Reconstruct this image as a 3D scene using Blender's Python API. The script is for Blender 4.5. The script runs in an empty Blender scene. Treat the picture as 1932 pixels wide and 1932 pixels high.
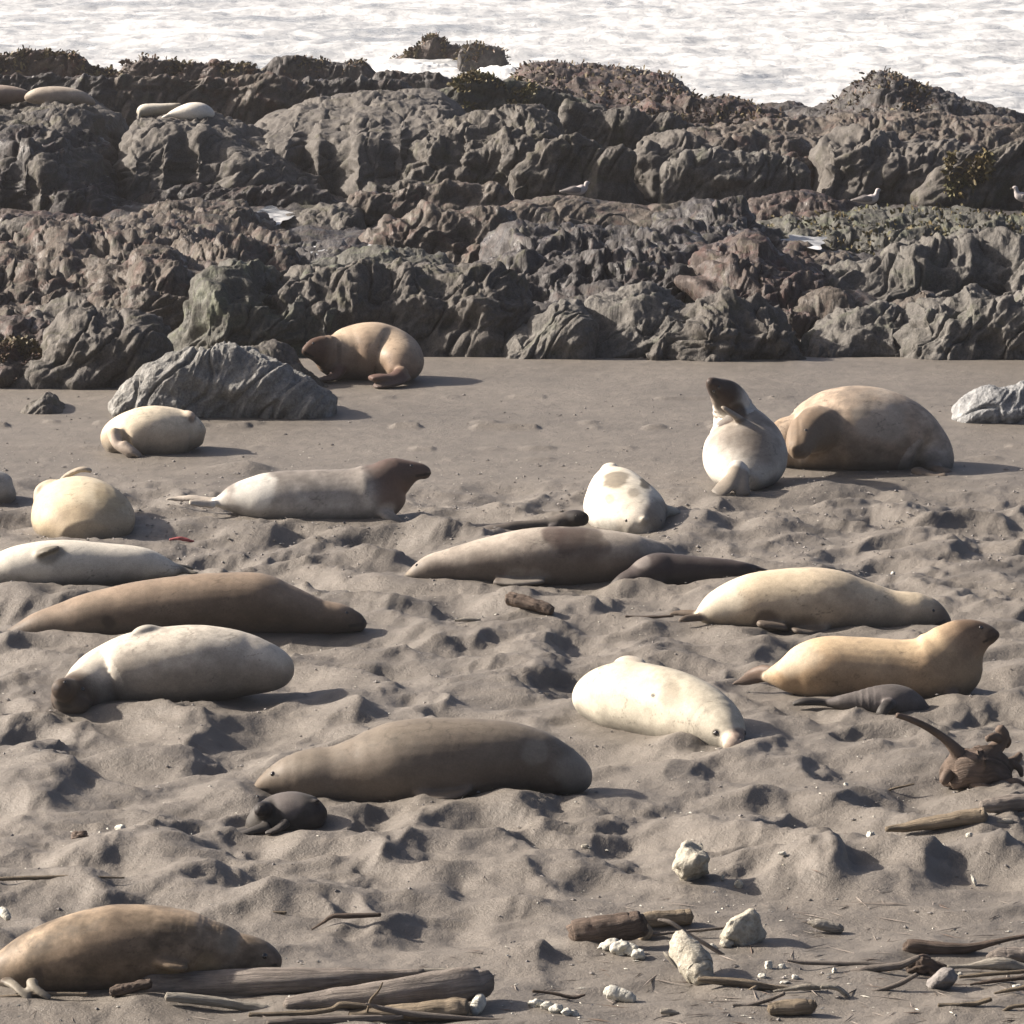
import bpy, bmesh, math, random
import numpy as np
from mathutils import Vector, Matrix

# ------------------------------------------------------------------ camera, world, sun, exposure
H = 8.8                      # camera height above the beach, metres
F = 9000.0                   # focal length in units of a 1932 px wide picture
TH = math.atan(1356.0 / F)   # downward pitch
SC = bpy.context.scene
COL = SC.collection

cam_d = bpy.data.cameras.new('camera')
cam = bpy.data.objects.new('camera', cam_d)
COL.objects.link(cam)
cam.location = (0, 0, H)
cam.rotation_euler = (math.pi / 2 - TH, 0, 0)
cam_d.sensor_width = 36
cam_d.lens = 36 * F / 1932
cam_d.clip_start = 1
cam_d.clip_end = 20000
SC.camera = cam

SUN_AZ = math.radians(-74)   # left of the viewing direction
SUN_EL = math.radians(30)
sun_dir = Vector((math.sin(SUN_AZ) * math.cos(SUN_EL), math.cos(SUN_AZ) * math.cos(SUN_EL), math.sin(SUN_EL)))
world = bpy.data.worlds.new('World')
SC.world = world
world.use_nodes = True
wn = world.node_tree
wn.nodes.clear()
sky = wn.nodes.new('ShaderNodeTexSky')
sky.sky_type = 'NISHITA'
sky.sun_disc = False
sky.sun_elevation = SUN_EL
sky.sun_rotation = SUN_AZ
sky.air_density = 0.5
sky.dust_density = 4.0
sky.ozone_density = 0.2
bg = wn.nodes.new('ShaderNodeBackground')
bg.inputs['Strength'].default_value = 0.07
wo = wn.nodes.new('ShaderNodeOutputWorld')
wn.links.new(sky.outputs[0], bg.inputs[0])
wn.links.new(bg.outputs[0], wo.inputs[0])
sun_d = bpy.data.lights.new('sun', 'SUN')
sun_d.energy = 5.0
sun_d.angle = math.radians(1.4)
sun_d.color = (1.0, 0.90, 0.79)
sun = bpy.data.objects.new('sun', sun_d)
COL.objects.link(sun)
sun.rotation_euler = sun_dir.to_track_quat('Z', 'Y').to_euler()
SC.view_settings.view_transform = 'Standard'
SC.view_settings.look = 'None'
SC.view_settings.exposure = 1.22
SC.view_settings.gamma = 1
SC.view_settings.use_curve_mapping = False

# ------------------------------------------------------------------ helpers
CT, ST = math.cos(TH), math.sin(TH)
def at(u, v, Y):
    """the point at distance Y that is seen at (u, v) of the picture"""
    a = (u - 966) / F; b = -(v - 966) / F
    t = Y / (CT + b * ST)
    return np.array((a * t, Y, H + t * (-ST + b * CT)))
def gy(v, z=0.0):
    b = -(v - 966) / F
    return (H - z) / (ST - b * CT) * (CT + b * ST)
def ppm(Y): return F / (Y * 1.01)        # picture units per metre at distance Y

def hash3(ix, iy, iz, seed):
    h = (ix.astype(np.int64) * 374761393 + iy.astype(np.int64) * 668265263 + iz.astype(np.int64) * 2147483647 + seed * 1274126177) & 0xFFFFFFFF
    h = ((h ^ (h >> 13)) * 1274126177) & 0xFFFFFFFF
    h = h ^ (h >> 16)
    return h
GR = np.array([(1,1,0),(-1,1,0),(1,-1,0),(-1,-1,0),(1,0,1),(-1,0,1),(1,0,-1),(-1,0,-1),(0,1,1),(0,-1,1),(0,1,-1),(0,-1,-1),(1,1,0),(-1,1,0),(0,-1,1),(0,-1,-1)], float)
def noise3(x, y, z, seed=0):
    x = np.asarray(x, float); y = np.asarray(y, float) + 0 * x; z = np.asarray(z, float) + 0 * x
    ix = np.floor(x); iy = np.floor(y); iz = np.floor(z)
    fx = x - ix; fy = y - iy; fz = z - iz
    ux = fx*fx*fx*(fx*(fx*6-15)+10); uy = fy*fy*fy*(fy*(fy*6-15)+10); uz = fz*fz*fz*(fz*(fz*6-15)+10)
    def g(dx, dy, dz):
        h = hash3(ix + dx, iy + dy, iz + dz, seed) & 15
        gr = GR[h]
        return gr[..., 0] * (fx - dx) + gr[..., 1] * (fy - dy) + gr[..., 2] * (fz - dz)
    def l(a, b, t): return a + (b - a) * t
    return l(l(l(g(0,0,0), g(1,0,0), ux), l(g(0,1,0), g(1,1,0), ux), uy),
             l(l(g(0,0,1), g(1,0,1), ux), l(g(0,1,1), g(1,1,1), ux), uy), uz)
def fbm(x, y, z, oct=4, seed=0, gain=.5, ridged=False, billow=False):
    s = 0; a = 1; fq = 1; tot = 0
    for o in range(oct):
        n = noise3(x * fq, y * fq, z * fq, seed + o * 17)
        if ridged: n = 1 - 2.2 * np.abs(n)
        if billow: n = 2.2 * np.abs(n)
        s = s + a * n; tot += a; a *= gain; fq *= 2.03
    return s / tot
def sstep(a, b, x):
    t = np.clip((x - a) / (b - a), 0, 1)
    return t * t * (3 - 2 * t)

def tag(o, label=None, cat=None, group=None, kind=None):
    if label: o['label'] = label
    if cat: o['category'] = cat
    if group: o['group'] = group
    if kind: o['kind'] = kind
    return o
def mesh_obj(name, verts, faces, mat, parent=None, origin=None, smooth=True, uv=None):
    verts = np.asarray(verts, float)
    if origin is not None: verts = verts - np.asarray(origin)
    me = bpy.data.meshes.new(name)
    faces = np.asarray(faces, np.int32) if not isinstance(faces, list) else faces
    if isinstance(faces, list):
        me.from_pydata(verts.tolist(), [], faces)
    else:
        n = len(faces); k = faces.shape[1]
        me.vertices.add(len(verts)); me.vertices.foreach_set('co', verts.astype(np.float32).ravel())
        me.loops.add(n * k); me.loops.foreach_set('vertex_index', faces.ravel())
        me.polygons.add(n); me.polygons.foreach_set('loop_start', np.arange(0, n * k, k, dtype=np.int32))
        me.update(calc_edges=True)
    if uv is not None:
        l = me.uv_layers.new(name='UVMap')
        li = np.zeros(len(me.loops), np.int32); me.loops.foreach_get('vertex_index', li)
        l.data.foreach_set('uv', np.asarray(uv, np.float32)[li].ravel())
    me.polygons.foreach_set('use_smooth', np.full(len(me.polygons), smooth))
    me.validate()
    if mat: me.materials.append(mat)
    o = bpy.data.objects.new(name, me)
    COL.objects.link(o)
    if parent: o.parent = parent
    elif origin is not None: o.location = Vector([float(c) for c in origin])
    return o
def grid_faces(nr, nc):
    i = np.arange(nr - 1)[:, None] * nc + np.arange(nc - 1)[None, :]
    i = i.ravel()
    return np.stack([i, i + 1, i + nc + 1, i + nc], 1)

# ------------------------------------------------------------------ materials
def mat(name, rough=.7, spec=.5):
    m = bpy.data.materials.new(name); m.use_nodes = True
    nt = m.node_tree; b = nt.nodes['Principled BSDF']
    b.inputs['Roughness'].default_value = rough
    b.inputs['Specular IOR Level'].default_value = spec
    return m, nt, b
def nz(nt, scale, detail=6, rough=.6, vec=None, dist=0.0):
    n = nt.nodes.new('ShaderNodeTexNoise')
    n.inputs['Scale'].default_value = scale; n.inputs['Detail'].default_value = detail
    n.inputs['Roughness'].default_value = rough; n.inputs['Distortion'].default_value = dist
    if vec is not None: nt.links.new(vec, n.inputs['Vector'])
    return n.outputs['Fac']
def geo_vec(nt, sx=1, sy=1, sz=1, rz=0, src='pos'):
    if src == 'pos':
        g = nt.nodes.new('ShaderNodeNewGeometry').outputs['Position']
    else:
        g = nt.nodes.new('ShaderNodeTexCoord').outputs[src]
    mp = nt.nodes.new('ShaderNodeMapping')
    mp.inputs['Scale'].default_value = (sx, sy, sz); mp.inputs['Rotation'].default_value = (0, rz, 0)
    nt.links.new(g, mp.inputs['Vector'])
    return mp.outputs['Vector']
def ramp(nt, fac, stops):
    r = nt.nodes.new('ShaderNodeValToRGB')
    e = r.color_ramp.elements
    while len(e) < len(stops): e.new(.5)
    for el, (p, c) in zip(e, stops):
        el.position = p
        el.color = (c[0], c[1], c[2], 1) if hasattr(c, '__len__') else (c, c, c, 1)
    nt.links.new(fac, r.inputs['Fac'])
    return r.outputs['Color']
def mix(nt, fac, a, b, mode='MIX'):
    m = nt.nodes.new('ShaderNodeMix'); m.data_type = 'RGBA'; m.blend_type = mode
    for s, v in ((m.inputs[0], fac), (m.inputs[6], a), (m.inputs[7], b)):
        if hasattr(v, 'default_value'): nt.links.new(v, s)
        elif hasattr(v, '__len__'): s.default_value = (*v[:3], 1)
        else: s.default_value = v
    return m.outputs[2]
def math_n(nt, op, a, b=0.0):
    m = nt.nodes.new('ShaderNodeMath'); m.operation = op
    for s, v in ((m.inputs[0], a), (m.inputs[1], b)):
        if hasattr(v, 'default_value'): nt.links.new(v, s)
        else: s.default_value = v
    return m.outputs[0]
def bump(nt, bsdf, h, dist, strength=1.0, prev=None):
    b = nt.nodes.new('ShaderNodeBump')
    b.inputs['Distance'].default_value = dist; b.inputs['Strength'].default_value = strength
    nt.links.new(h, b.inputs['Height'])
    if prev: nt.links.new(prev, b.inputs['Normal'])
    nt.links.new(b.outputs[0], bsdf.inputs['Normal'])
    return b.outputs[0]

def sand_material():
    m, nt, b = mat('grey_beach_sand', .58, .42)
    v = geo_vec(nt, 1, 1, 1)
    big = nz(nt, .35, 3, .5, v); mid = nz(nt, 2.5, 5, .6, v); fine = nz(nt, 60, 4, .7, v); sp = nz(nt, 140, 2, .5, v)
    c = ramp(nt, big, [(.35, (.115, .102, .087)), (.65, (.156, .138, .117))])
    c = mix(nt, .35, c, ramp(nt, mid, [(.35, (.090, .080, .067)), (.65, (.184, .163, .138))]))
    c = mix(nt, .5, c, ramp(nt, fine, [(.3, .72), (.7, 1.15)]), 'MULTIPLY')
    c = mix(nt, ramp(nt, sp, [(.70, 0), (.76, .8)]), c, (.36, .34, .31))
    nt.links.new(c, b.inputs['Base Color'])
    p = bump(nt, b, mid, .035, .7)
    p = bump(nt, b, nz(nt, 11, 5, .6, geo_vec(nt, .7, 1, 1)), .022, .8, p)
    p = bump(nt, b, nz(nt, 30, 4, .7, v), .008, .7, p)
    bump(nt, b, fine, .005, .9, p)
    return m
def rock_material(name, dark, light, algae=None, algae_amt=.0, wet=.2, seed=0.0, patch2=None, bs=.8):
    m, nt, b = mat(name, .8, .4)
    v0 = geo_vec(nt, 1, 1, 1)
    ad = nt.nodes.new('ShaderNodeVectorMath'); ad.operation = 'ADD'; ad.inputs[1].default_value = (seed, seed * 2.3, seed * .7)
    nt.links.new(v0, ad.inputs[0]); v = ad.outputs[0]
    n1 = nz(nt, 1.1, 5, .62, v, .4); n2 = nz(nt, 6, 8, .7, v, .3); n3 = nz(nt, 32, 6, .75, v)
    c = ramp(nt, n2, [(.32, dark), (.68, light)])
    mid = [(a + l) / 2 for a, l in zip(dark, light)]
    c = mix(nt, ramp(nt, n1, [(.4, 0), (.62, .75)]), c, ramp(nt, n3, [(.3, [q * .75 for q in dark]), (.7, mid)]))
    if algae:
        c = mix(nt, ramp(nt, nz(nt, 1.7, 7, .7, v, .6), [(.62 - algae_amt * .35, 0), (.72 - algae_amt * .35, .85)]), c, algae)
    if patch2:
        c = mix(nt, ramp(nt, nz(nt, 2.6, 6, .7, v, .8), [(.56, 0), (.64, .8)]), c, patch2)
    c = mix(nt, .75, c, ramp(nt, n3, [(.3, .5), (.7, 1.35)]), 'MULTIPLY')
    nt.links.new(c, b.inputs['Base Color'])
    r = ramp(nt, nz(nt, 3.2, 5, .6, v), [(.45, .85), (.68, .85 - wet)])
    nt.links.new(r, b.inputs['Roughness'])
    va = geo_vec(nt, 9, 3, 2.6, .7)
    p = bump(nt, b, nz(nt, 1, 6, .6, va, .6), .10, .7 * bs)
    p = bump(nt, b, nz(nt, 7, 8, .68, v, .5), .065, .7 * bs, p)
    bump(nt, b, n3, .014, .7 * bs, p)
    return m
def wood_material(name, dark, light):
    m, nt, b = mat(name, .75, .3)
    uv = geo_vec(nt, 3, 26, 1, src='UV'); v = geo_vec(nt, 1, 1, 1)
    g = nz(nt, 1, 8, .7, uv, .3); n = nz(nt, 5, 5, .6, v); f = nz(nt, 40, 5, .7, v)
    c = ramp(nt, g, [(.3, dark), (.65, light)])
    c = mix(nt, ramp(nt, n, [(.4, 0), (.7, .55)]), c, [q * .6 for q in dark])
    c = mix(nt, .5, c, ramp(nt, f, [(.3, .7), (.7, 1.2)]), 'MULTIPLY')
    nt.links.new(c, b.inputs['Base Color'])
    p = bump(nt, b, g, .035, 1.0); bump(nt, b, f, .008, .8, p)
    return m
def stone_material(name, dark, light, rough=.7, sc=14):
    m, nt, b = mat(name, rough, .4)
    v = geo_vec(nt, 1, 1, 1)
    n = nz(nt, sc, 6, .65, v, .3); f = nz(nt, 70, 4, .7, v)
    c = ramp(nt, n, [(.3, dark), (.68, light)])
    nt.links.new(c, b.inputs['Base Color'])
    p = bump(nt, b, n, .03, .8); bump(nt, b, f, .006, .8, p)
    return m
def fur_material():
    m, nt, b = mat('seal_coat', .42, .18)
    at_ = nt.nodes.new('ShaderNodeAttribute'); at_.attribute_name = 'coat'
    v = geo_vec(nt, 1, 1, 1)
    n = nz(nt, 22, 7, .7, v, .4); m2 = nz(nt, 5, 5, .6, v); f = nz(nt, 160, 3, .7, v)
    c = mix(nt, .55, at_.outputs['Color'], ramp(nt, n, [(.3, .78), (.7, 1.12)]), 'MULTIPLY')
    c = mix(nt, .5, c, ramp(nt, nz(nt, 70, 4, .7, v), [(.35, .75), (.6, 1.1)]), 'MULTIPLY')
    c = mix(nt, .35, c, ramp(nt, m2, [(.35, .85), (.65, 1.08)]), 'MULTIPLY')
    nt.links.new(c, b.inputs['Base Color'])
    nt.links.new(ramp(nt, m2, [(.3, .5), (.7, .68)]), b.inputs['Roughness'])
    b.inputs['Sheen Weight'].default_value = .03
    b.inputs['Sheen Roughness'].default_value = .4
    p = bump(nt, b, n, .004, .35); bump(nt, b, f, .0012, .5, p)
    return m
def plain(name, col, rough=.5, spec=.5):
    m, nt, b = mat(name, rough, spec); 
    v = geo_vec(nt, 1, 1, 1)
    nt.links.new(ramp(nt, nz(nt, 40, 4, .6, v), [(.3, [c * .8 for c in col]), (.7, [min(1, c * 1.15) for c in col])]), b.inputs['Base Color'])
    return m
def water_material(name, pale_lo, pale_hi, body=(.31, .32, .32)):
    m, nt, b = mat(name, .12, .5)
    b.inputs['IOR'].default_value = 1.33
    v = geo_vec(nt, .16, .12, .5); v2 = geo_vec(nt, .7, .5, 1)
    f1 = nz(nt, 1, 7, .62, v, .8); f2 = nz(nt, 1, 6, .7, v2, .6)
    ff = math_n(nt, 'ADD', math_n(nt, 'MULTIPLY', f1, .6), math_n(nt, 'MULTIPLY', f2, .4))
    fo = ramp(nt, ff, [(pale_lo, 0), (pale_hi, 1)])
    nt.links.new(mix(nt, fo, body, (.50, .51, .515)), b.inputs['Base Color'])
    nt.links.new(ramp(nt, fo, [(0, .22), (1, .7)]), b.inputs['Roughness'])
    bump(nt, b, nz(nt, 1, 5, .55, geo_vec(nt, 1.4, .9, 1), .4), .16, .6)
    return m

M_SAND = sand_material()
M_FUR = fur_material()
R_GREY = rock_material('grey_reef_rock', (0.043, 0.038, 0.034), (0.130, 0.117, 0.101), (0.063, 0.059, 0.038), .25, .25, 3)
R_SMOOTH = rock_material('smooth_grey_reef_rock', (0.063, 0.056, 0.050), (0.122, 0.111, 0.098), (0.063, 0.058, 0.041), .15, .15, 7, None, .45)
R_DARK = rock_material('dark_wet_reef_rock', (0.021, 0.019, 0.020), (0.074, 0.067, 0.064), (0.059, 0.041, 0.037), .25, .6, 11, (0.063, 0.061, 0.041))
R_BROWN = rock_material('brown_reef_rock', (0.041, 0.033, 0.027), (0.133, 0.110, 0.089), (0.078, 0.046, 0.037), .25, .5, 19, (0.067, 0.065, 0.044))
R_GREEN = rock_material('green_algae_rock', (0.033, 0.033, 0.028), (0.107, 0.102, 0.085), (0.092, 0.100, 0.065), .28, .35, 27)
R_LIGHT = rock_material('pale_grey_rock', (0.050, 0.046, 0.041), (0.159, 0.148, 0.132), (0.081, 0.083, 0.061), .2, .25, 35)
R_RED = rock_material('red_algae_rock', (0.031, 0.022, 0.020), (0.096, 0.073, 0.061), (0.074, 0.036, 0.030), .28, .58, 41, (0.063, 0.053, 0.036))
R_PALE = rock_material('pale_pitted_boulder_rock', (0.081, 0.080, 0.074), (0.296, 0.292, 0.274), None, 0, .3, 61)
R_BLUE = rock_material('blue_grey_veined_rock', (0.089, 0.092, 0.096), (0.355, 0.363, 0.363), None, 0, .35, 51)
# ------------------------------------------------------------------ the beach
# where the animals lie: (x, y, radius) spots where the sand is pressed level and pushed up around
BEDS = []
def bed(u0, u1, vg, r, n=5):
    Y = gy(vg)
    for k in range(n):
        uu = u0 + (u1 - u0) * k / max(1, n - 1)
        p = at(uu, vg, Y); BEDS.append((p[0], Y, r))
for a in [(15, 505, 1852, .55, 7), (520, 1070, 1500, .5, 8), (470, 590, 1572, .25, 2), (140, 500, 1322, .5, 6), (40, 670, 1195, .45, 8),
          (0, 320, 1100, .45, 5), (120, 200, 1015, .7, 2), (230, 340, 855, .6, 3), (330, 760, 985, .4, 6), (590, 780, 712, .7, 4),
          (1400, 1430, 915, .8, 2), (1480, 1750, 890, .8, 4), (1160, 1200, 1000, .8, 2), (900, 1100, 1012, .2, 4), (790, 1230, 1098, .45, 6),
          (1170, 1400, 1105, .3, 4), (1290, 1760, 1185, .45, 6), (1430, 1820, 1318, .45, 6), (1500, 1730, 1345, .25, 4), (1130, 1370, 1385, .55, 4), (-60, 0, 965, .5, 2)]:
    bed(*a)
# single heaps of sand: (u, v of the foot, height m, half width m, half depth m)
HEAPS = [(1535, 1668, .26, .34, .8), (1725, 1668, .16, .34, .7), (1865, 1640, .18, .42, .7), (640, 1372, .16, .38, .9),
         (1330, 1008, .20, .42, .9), (1440, 1405, .12, .4, .8), (1010, 1290, .14, .42, 1.0), (1000, 1560, .08, .35, .8), (60, 1510, .18, .5, 1.0),
         (1060, 1655, .10, .3, .8), (300, 1640, .10, .6, .8), (830, 1680, .12, .5, .8), (1120, 1602, .10, .4, .7), (930, 1500, .12, .4, .5), (1250, 1425, .05, .25, .4),
         (820, 1030, .12, .5, .8), (1545, 935, .10, .6, .8), (430, 1530, .10, .4, .9), (1660, 1700, .08, .5, .8), (1290, 1585, .08, .4, .6), (1200, 1330, .1, .4, .8),
         (450, 893, .14, .45, .5), (1160, 1125, .10, .25, .3), (950, 1150, .1, .3, .6), (1745, 1080, .08, .4, .7)]
HOLES = [(1040, 1552, .10, .22, .5), (1215, 1648, .12, .35, .7), (960, 950, .14, .5, 1.1), (870, 1695, .14, .35, .6), (690, 1690, .1, .5, .5),
         (120, 1440, .10, .4, .7), (1330, 1555, .1, .4, .8), (450, 1470, .08, .3, .5), (1540, 1700, .06, .5, .5), (1100, 1310, .1, .5, .8), (730, 1300, .08, .5, .6)]
FLAT = [(.42, 9, 20, 37.6), (-2.9, -.1, 20, 35.6), (-9, 1, 20, 34.4)]
def sand_h(x, y):
    x = np.asarray(x, float); y = np.asarray(y, float)
    wx = x + .25 * noise3(x * 1.1, y * .9, 0 * x, 5); wy = y + .3 * noise3(x * 1.1, y * .9, 0 * x, 6)
    rough = 1 - sstep(57.5, 62.5, y + 1.2 * noise3(x * .35, y * .4, 0 * x, 9))
    a = fbm(wx * .60, wy * .62, 0 * x + 3.1, 2, 21, .5, ridged=True)
    b = fbm(wx * 1.15, wy * 1.35, 0 * x + 1.7, 3, 31, .5, ridged=True)
    c = fbm(wx * .9, wy * .7, 0 * x + .3, 3, 41, .5)
    d = fbm(wx * 3.4, wy * 3.2, 0 * x, 3, 51, .55)
    soft = (.45 + .75 * sstep(-.25, .3, noise3(x * .5, y * .3, 0 * x, 77)))
    g_ = fbm(wx * .9 + wy * .5, wy * 3.6 - wx * .5, 0 * x, 3, 56, .5, ridged=True)
    e_ = fbm(wx * 2.6, wy * 2.3, 0 * x + 9, 3, 58, .55, ridged=True)
    pk = sstep(-.1, .35, noise3(x * .8 + 5, y * .5, 0 * x, 79))
    h = rough * (.20 * (a - .42) + .085 * (b - .38) * soft + .19 * c + .026 * d * soft + .030 * (g_ - .3) + .022 * (e_ - .3) * pk)
    # the strewn foreground is flatter
    e = np.maximum(sstep(2070 / 60, 2050 / 60 - .9, y) * 0, 0)
    for (xa, xb, ya, yb) in FLAT:
        q = sstep(xa - .35, xa + .1, x) * (1 - sstep(xb - .1, xb + .35, x)) * sstep(ya - .6, ya + .2, y) * (1 - sstep(yb - .2, yb + .8, y))
        e = np.maximum(e, q)
    h = h * (1 - .62 * e)
    h += (1 - rough) * (.012 * fbm(x * .5, y * .35, 0 * x, 3, 61) + .006 * fbm(x * 3, y * 1.2, 0 * x, 3, 63))
    # churned clods at the edge of the packed sand
    cl = np.exp(-((y - 57.5) / 4.0) ** 2)
    h += cl * .055 * np.maximum(0, fbm(x * 3.3, y * 2.2, 0 * x, 3, 71, .6))
    # low drift lines on the packed sand
    for yy, k in ((66.5, .07), (66.9, .05), (69.6, .04), (64.2, .045), (63.2, .04)):
        q = y - yy - .35 * noise3(x * .35, 0 * x, 0 * x + yy, 3)
        h += (1 - rough) * k * np.exp(-(q / .14) ** 2) * sstep(.08, .3, noise3(x * 1.5, 0 * x, 0 * x + yy, 8))
    near = np.zeros_like(h); ring = np.zeros_like(h)
    for bx, by, r in BEDS:
        s = (np.abs(x - bx) < 2.2 * r) & (np.abs(y - by) < 3.2 * r)
        if s.any():
            d2 = ((x[s] - bx) / r) ** 2 + ((y[s] - by) / (1.15 * r)) ** 2
            near[s] = np.maximum(near[s], np.exp(-d2 * .8)); ring[s] = np.maximum(ring[s], np.exp(-((np.sqrt(d2) - 1.15) / .3) ** 2))
    h = h * (1 - .85 * near) + .03 * near * rough + .05 * ring * (1 - near) * rough * (.6 + 1.5 * np.clip(noise3(x * 2.2, y * 1.6, 0 * x, 83), -.3, .5))
    for (u, v, hh, w, dd) in HEAPS + [(q[0], q[1], -q[2], q[3], q[4]) for q in HOLES]:
        Y = gy(v) + dd * .5; px = (u - 966) / F * Y
        s = (np.abs(x - px) < 3 * w) & (np.abs(y - Y) < 3 * dd)
        if s.any():
            X = (x[s] - px) / w; Z = (y[s] - Y) / dd
            X = X + .35 * noise3(x[s] * 2, y[s] * 1.4, 0 * x[s], 91)
            r = np.sqrt(np.where(X > 0, X * 1.35, X * .85) ** 2 + Z ** 2)
            k = np.clip(1 - r / 1.6, 0, 1)
            h[s] += hh * (k * k * (1.9 - .9 * k)) * 1.0
    front = 1 - sstep(74, 80, y)
    return h * front - .5 * (1 - front)
def fan_grid(y0, y1, dy, w, dx, wide, nwide):
    ny = int(math.log(y1 / y0) / dy)
    ys = y0 * np.exp(np.linspace(0, math.log(y1 / y0), ny))
    core = np.linspace(-w, w, int(2 * w / dx)); side = np.linspace(w, wide, nwide + 1)[1:]
    k = np.concatenate([-side[::-1], core, side])
    K, YY = np.meshgrid(k, ys)
    return K * YY, YY, len(ys), len(k)
X, Y_, nr, nc = fan_grid(31.0, 80.5, .0019, .125, .00042, .5, 30)
Z = sand_h(X.ravel(), Y_.ravel())
# crests lean away from the wind
lean = .55 * np.clip(Z, -.2, .3) * (1 - sstep(62, 72, Y_.ravel()))
mesh_v = np.stack([X.ravel() + lean, Y_.ravel(), Z], 1)
tag(mesh_obj('sand_beach', mesh_v, grid_faces(nr, nc), M_SAND), kind='structure')
def sh(x, y): return float(sand_h(np.array([x]), np.array([y]))[0])
# the dune foot behind the camera side of the beach
X, Y_, nr, nc = fan_grid(2.0, 31.0, .05, 3, .12, 6, 4)
Z = -.06 + .05 * fbm(X.ravel() * .4, Y_.ravel() * .4, 0 * X.ravel(), 2, 4)
tag(mesh_obj('sand_backshore', np.stack([X.ravel(), Y_.ravel(), Z], 1), grid_faces(nr, nc), M_SAND), kind='structure')

# ------------------------------------------------------------------ the sea
M_SEA = water_material('glare_painted_surf_water', .40, .56)  # pale water and foam tones paint in the sun glare
X, Y_, nr, nc = fan_grid(112, 330, .0032, .125, .0009, .6, 12)
x = X.ravel(); y = Y_.ravel()
Z = -1.0 + .40 * fbm(x * .10 + .3 * noise3(x*.3, y*.2, 0*x, 3), y * .16, 0 * x, 3, 101, .5) + .20 * fbm(x * .45, y * .38, 0 * x, 4, 105, .5, ridged=True)
Z -= .10
fade = sstep(300, 325, y)
Z = Z * (1 - fade) - 1.1 * fade
tag(mesh_obj('sea_water', np.stack([x, y, Z], 1), grid_faces(nr, nc), M_SEA), kind='structure')
X, Y_, nr, nc = fan_grid(329, 9000, .06, 1, .05, 1.4, 4)
tag(mesh_obj('open_sea', np.stack([X.ravel(), Y_.ravel(), 0 * X.ravel() - 1.12], 1), grid_faces(nr, nc), M_SEA), kind='structure')

# ------------------------------------------------------------------ the reef
def reef_floor_h(x, y):
    base = -.25 + .35 * sstep(76, 84, y) - .12 * sstep(94, 104, y) - 1.4 * sstep(112, 128, y) - .8 * sstep(132, 142, y)
    return base + .42 * (fbm(x * .6 + y * .1, y * .35, 0 * x, 6, 201, .55, ridged=True) - .3) * sstep(75, 80, y)
X, Y_, nr, nc = fan_grid(74.6, 150, .0028, .13, .0009, .45, 30)
x = X.ravel(); y = Y_.ravel()
Z = reef_floor_h(x, y)
Z = np.where(y < 76.5 + .8 * noise3(x * .5, 0 * x, 0 * x, 12), -.3, Z)
tag(mesh_obj('reef_floor', np.stack([x, y, Z], 1), grid_faces(nr, nc), R_DARK), kind='structure')

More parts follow.
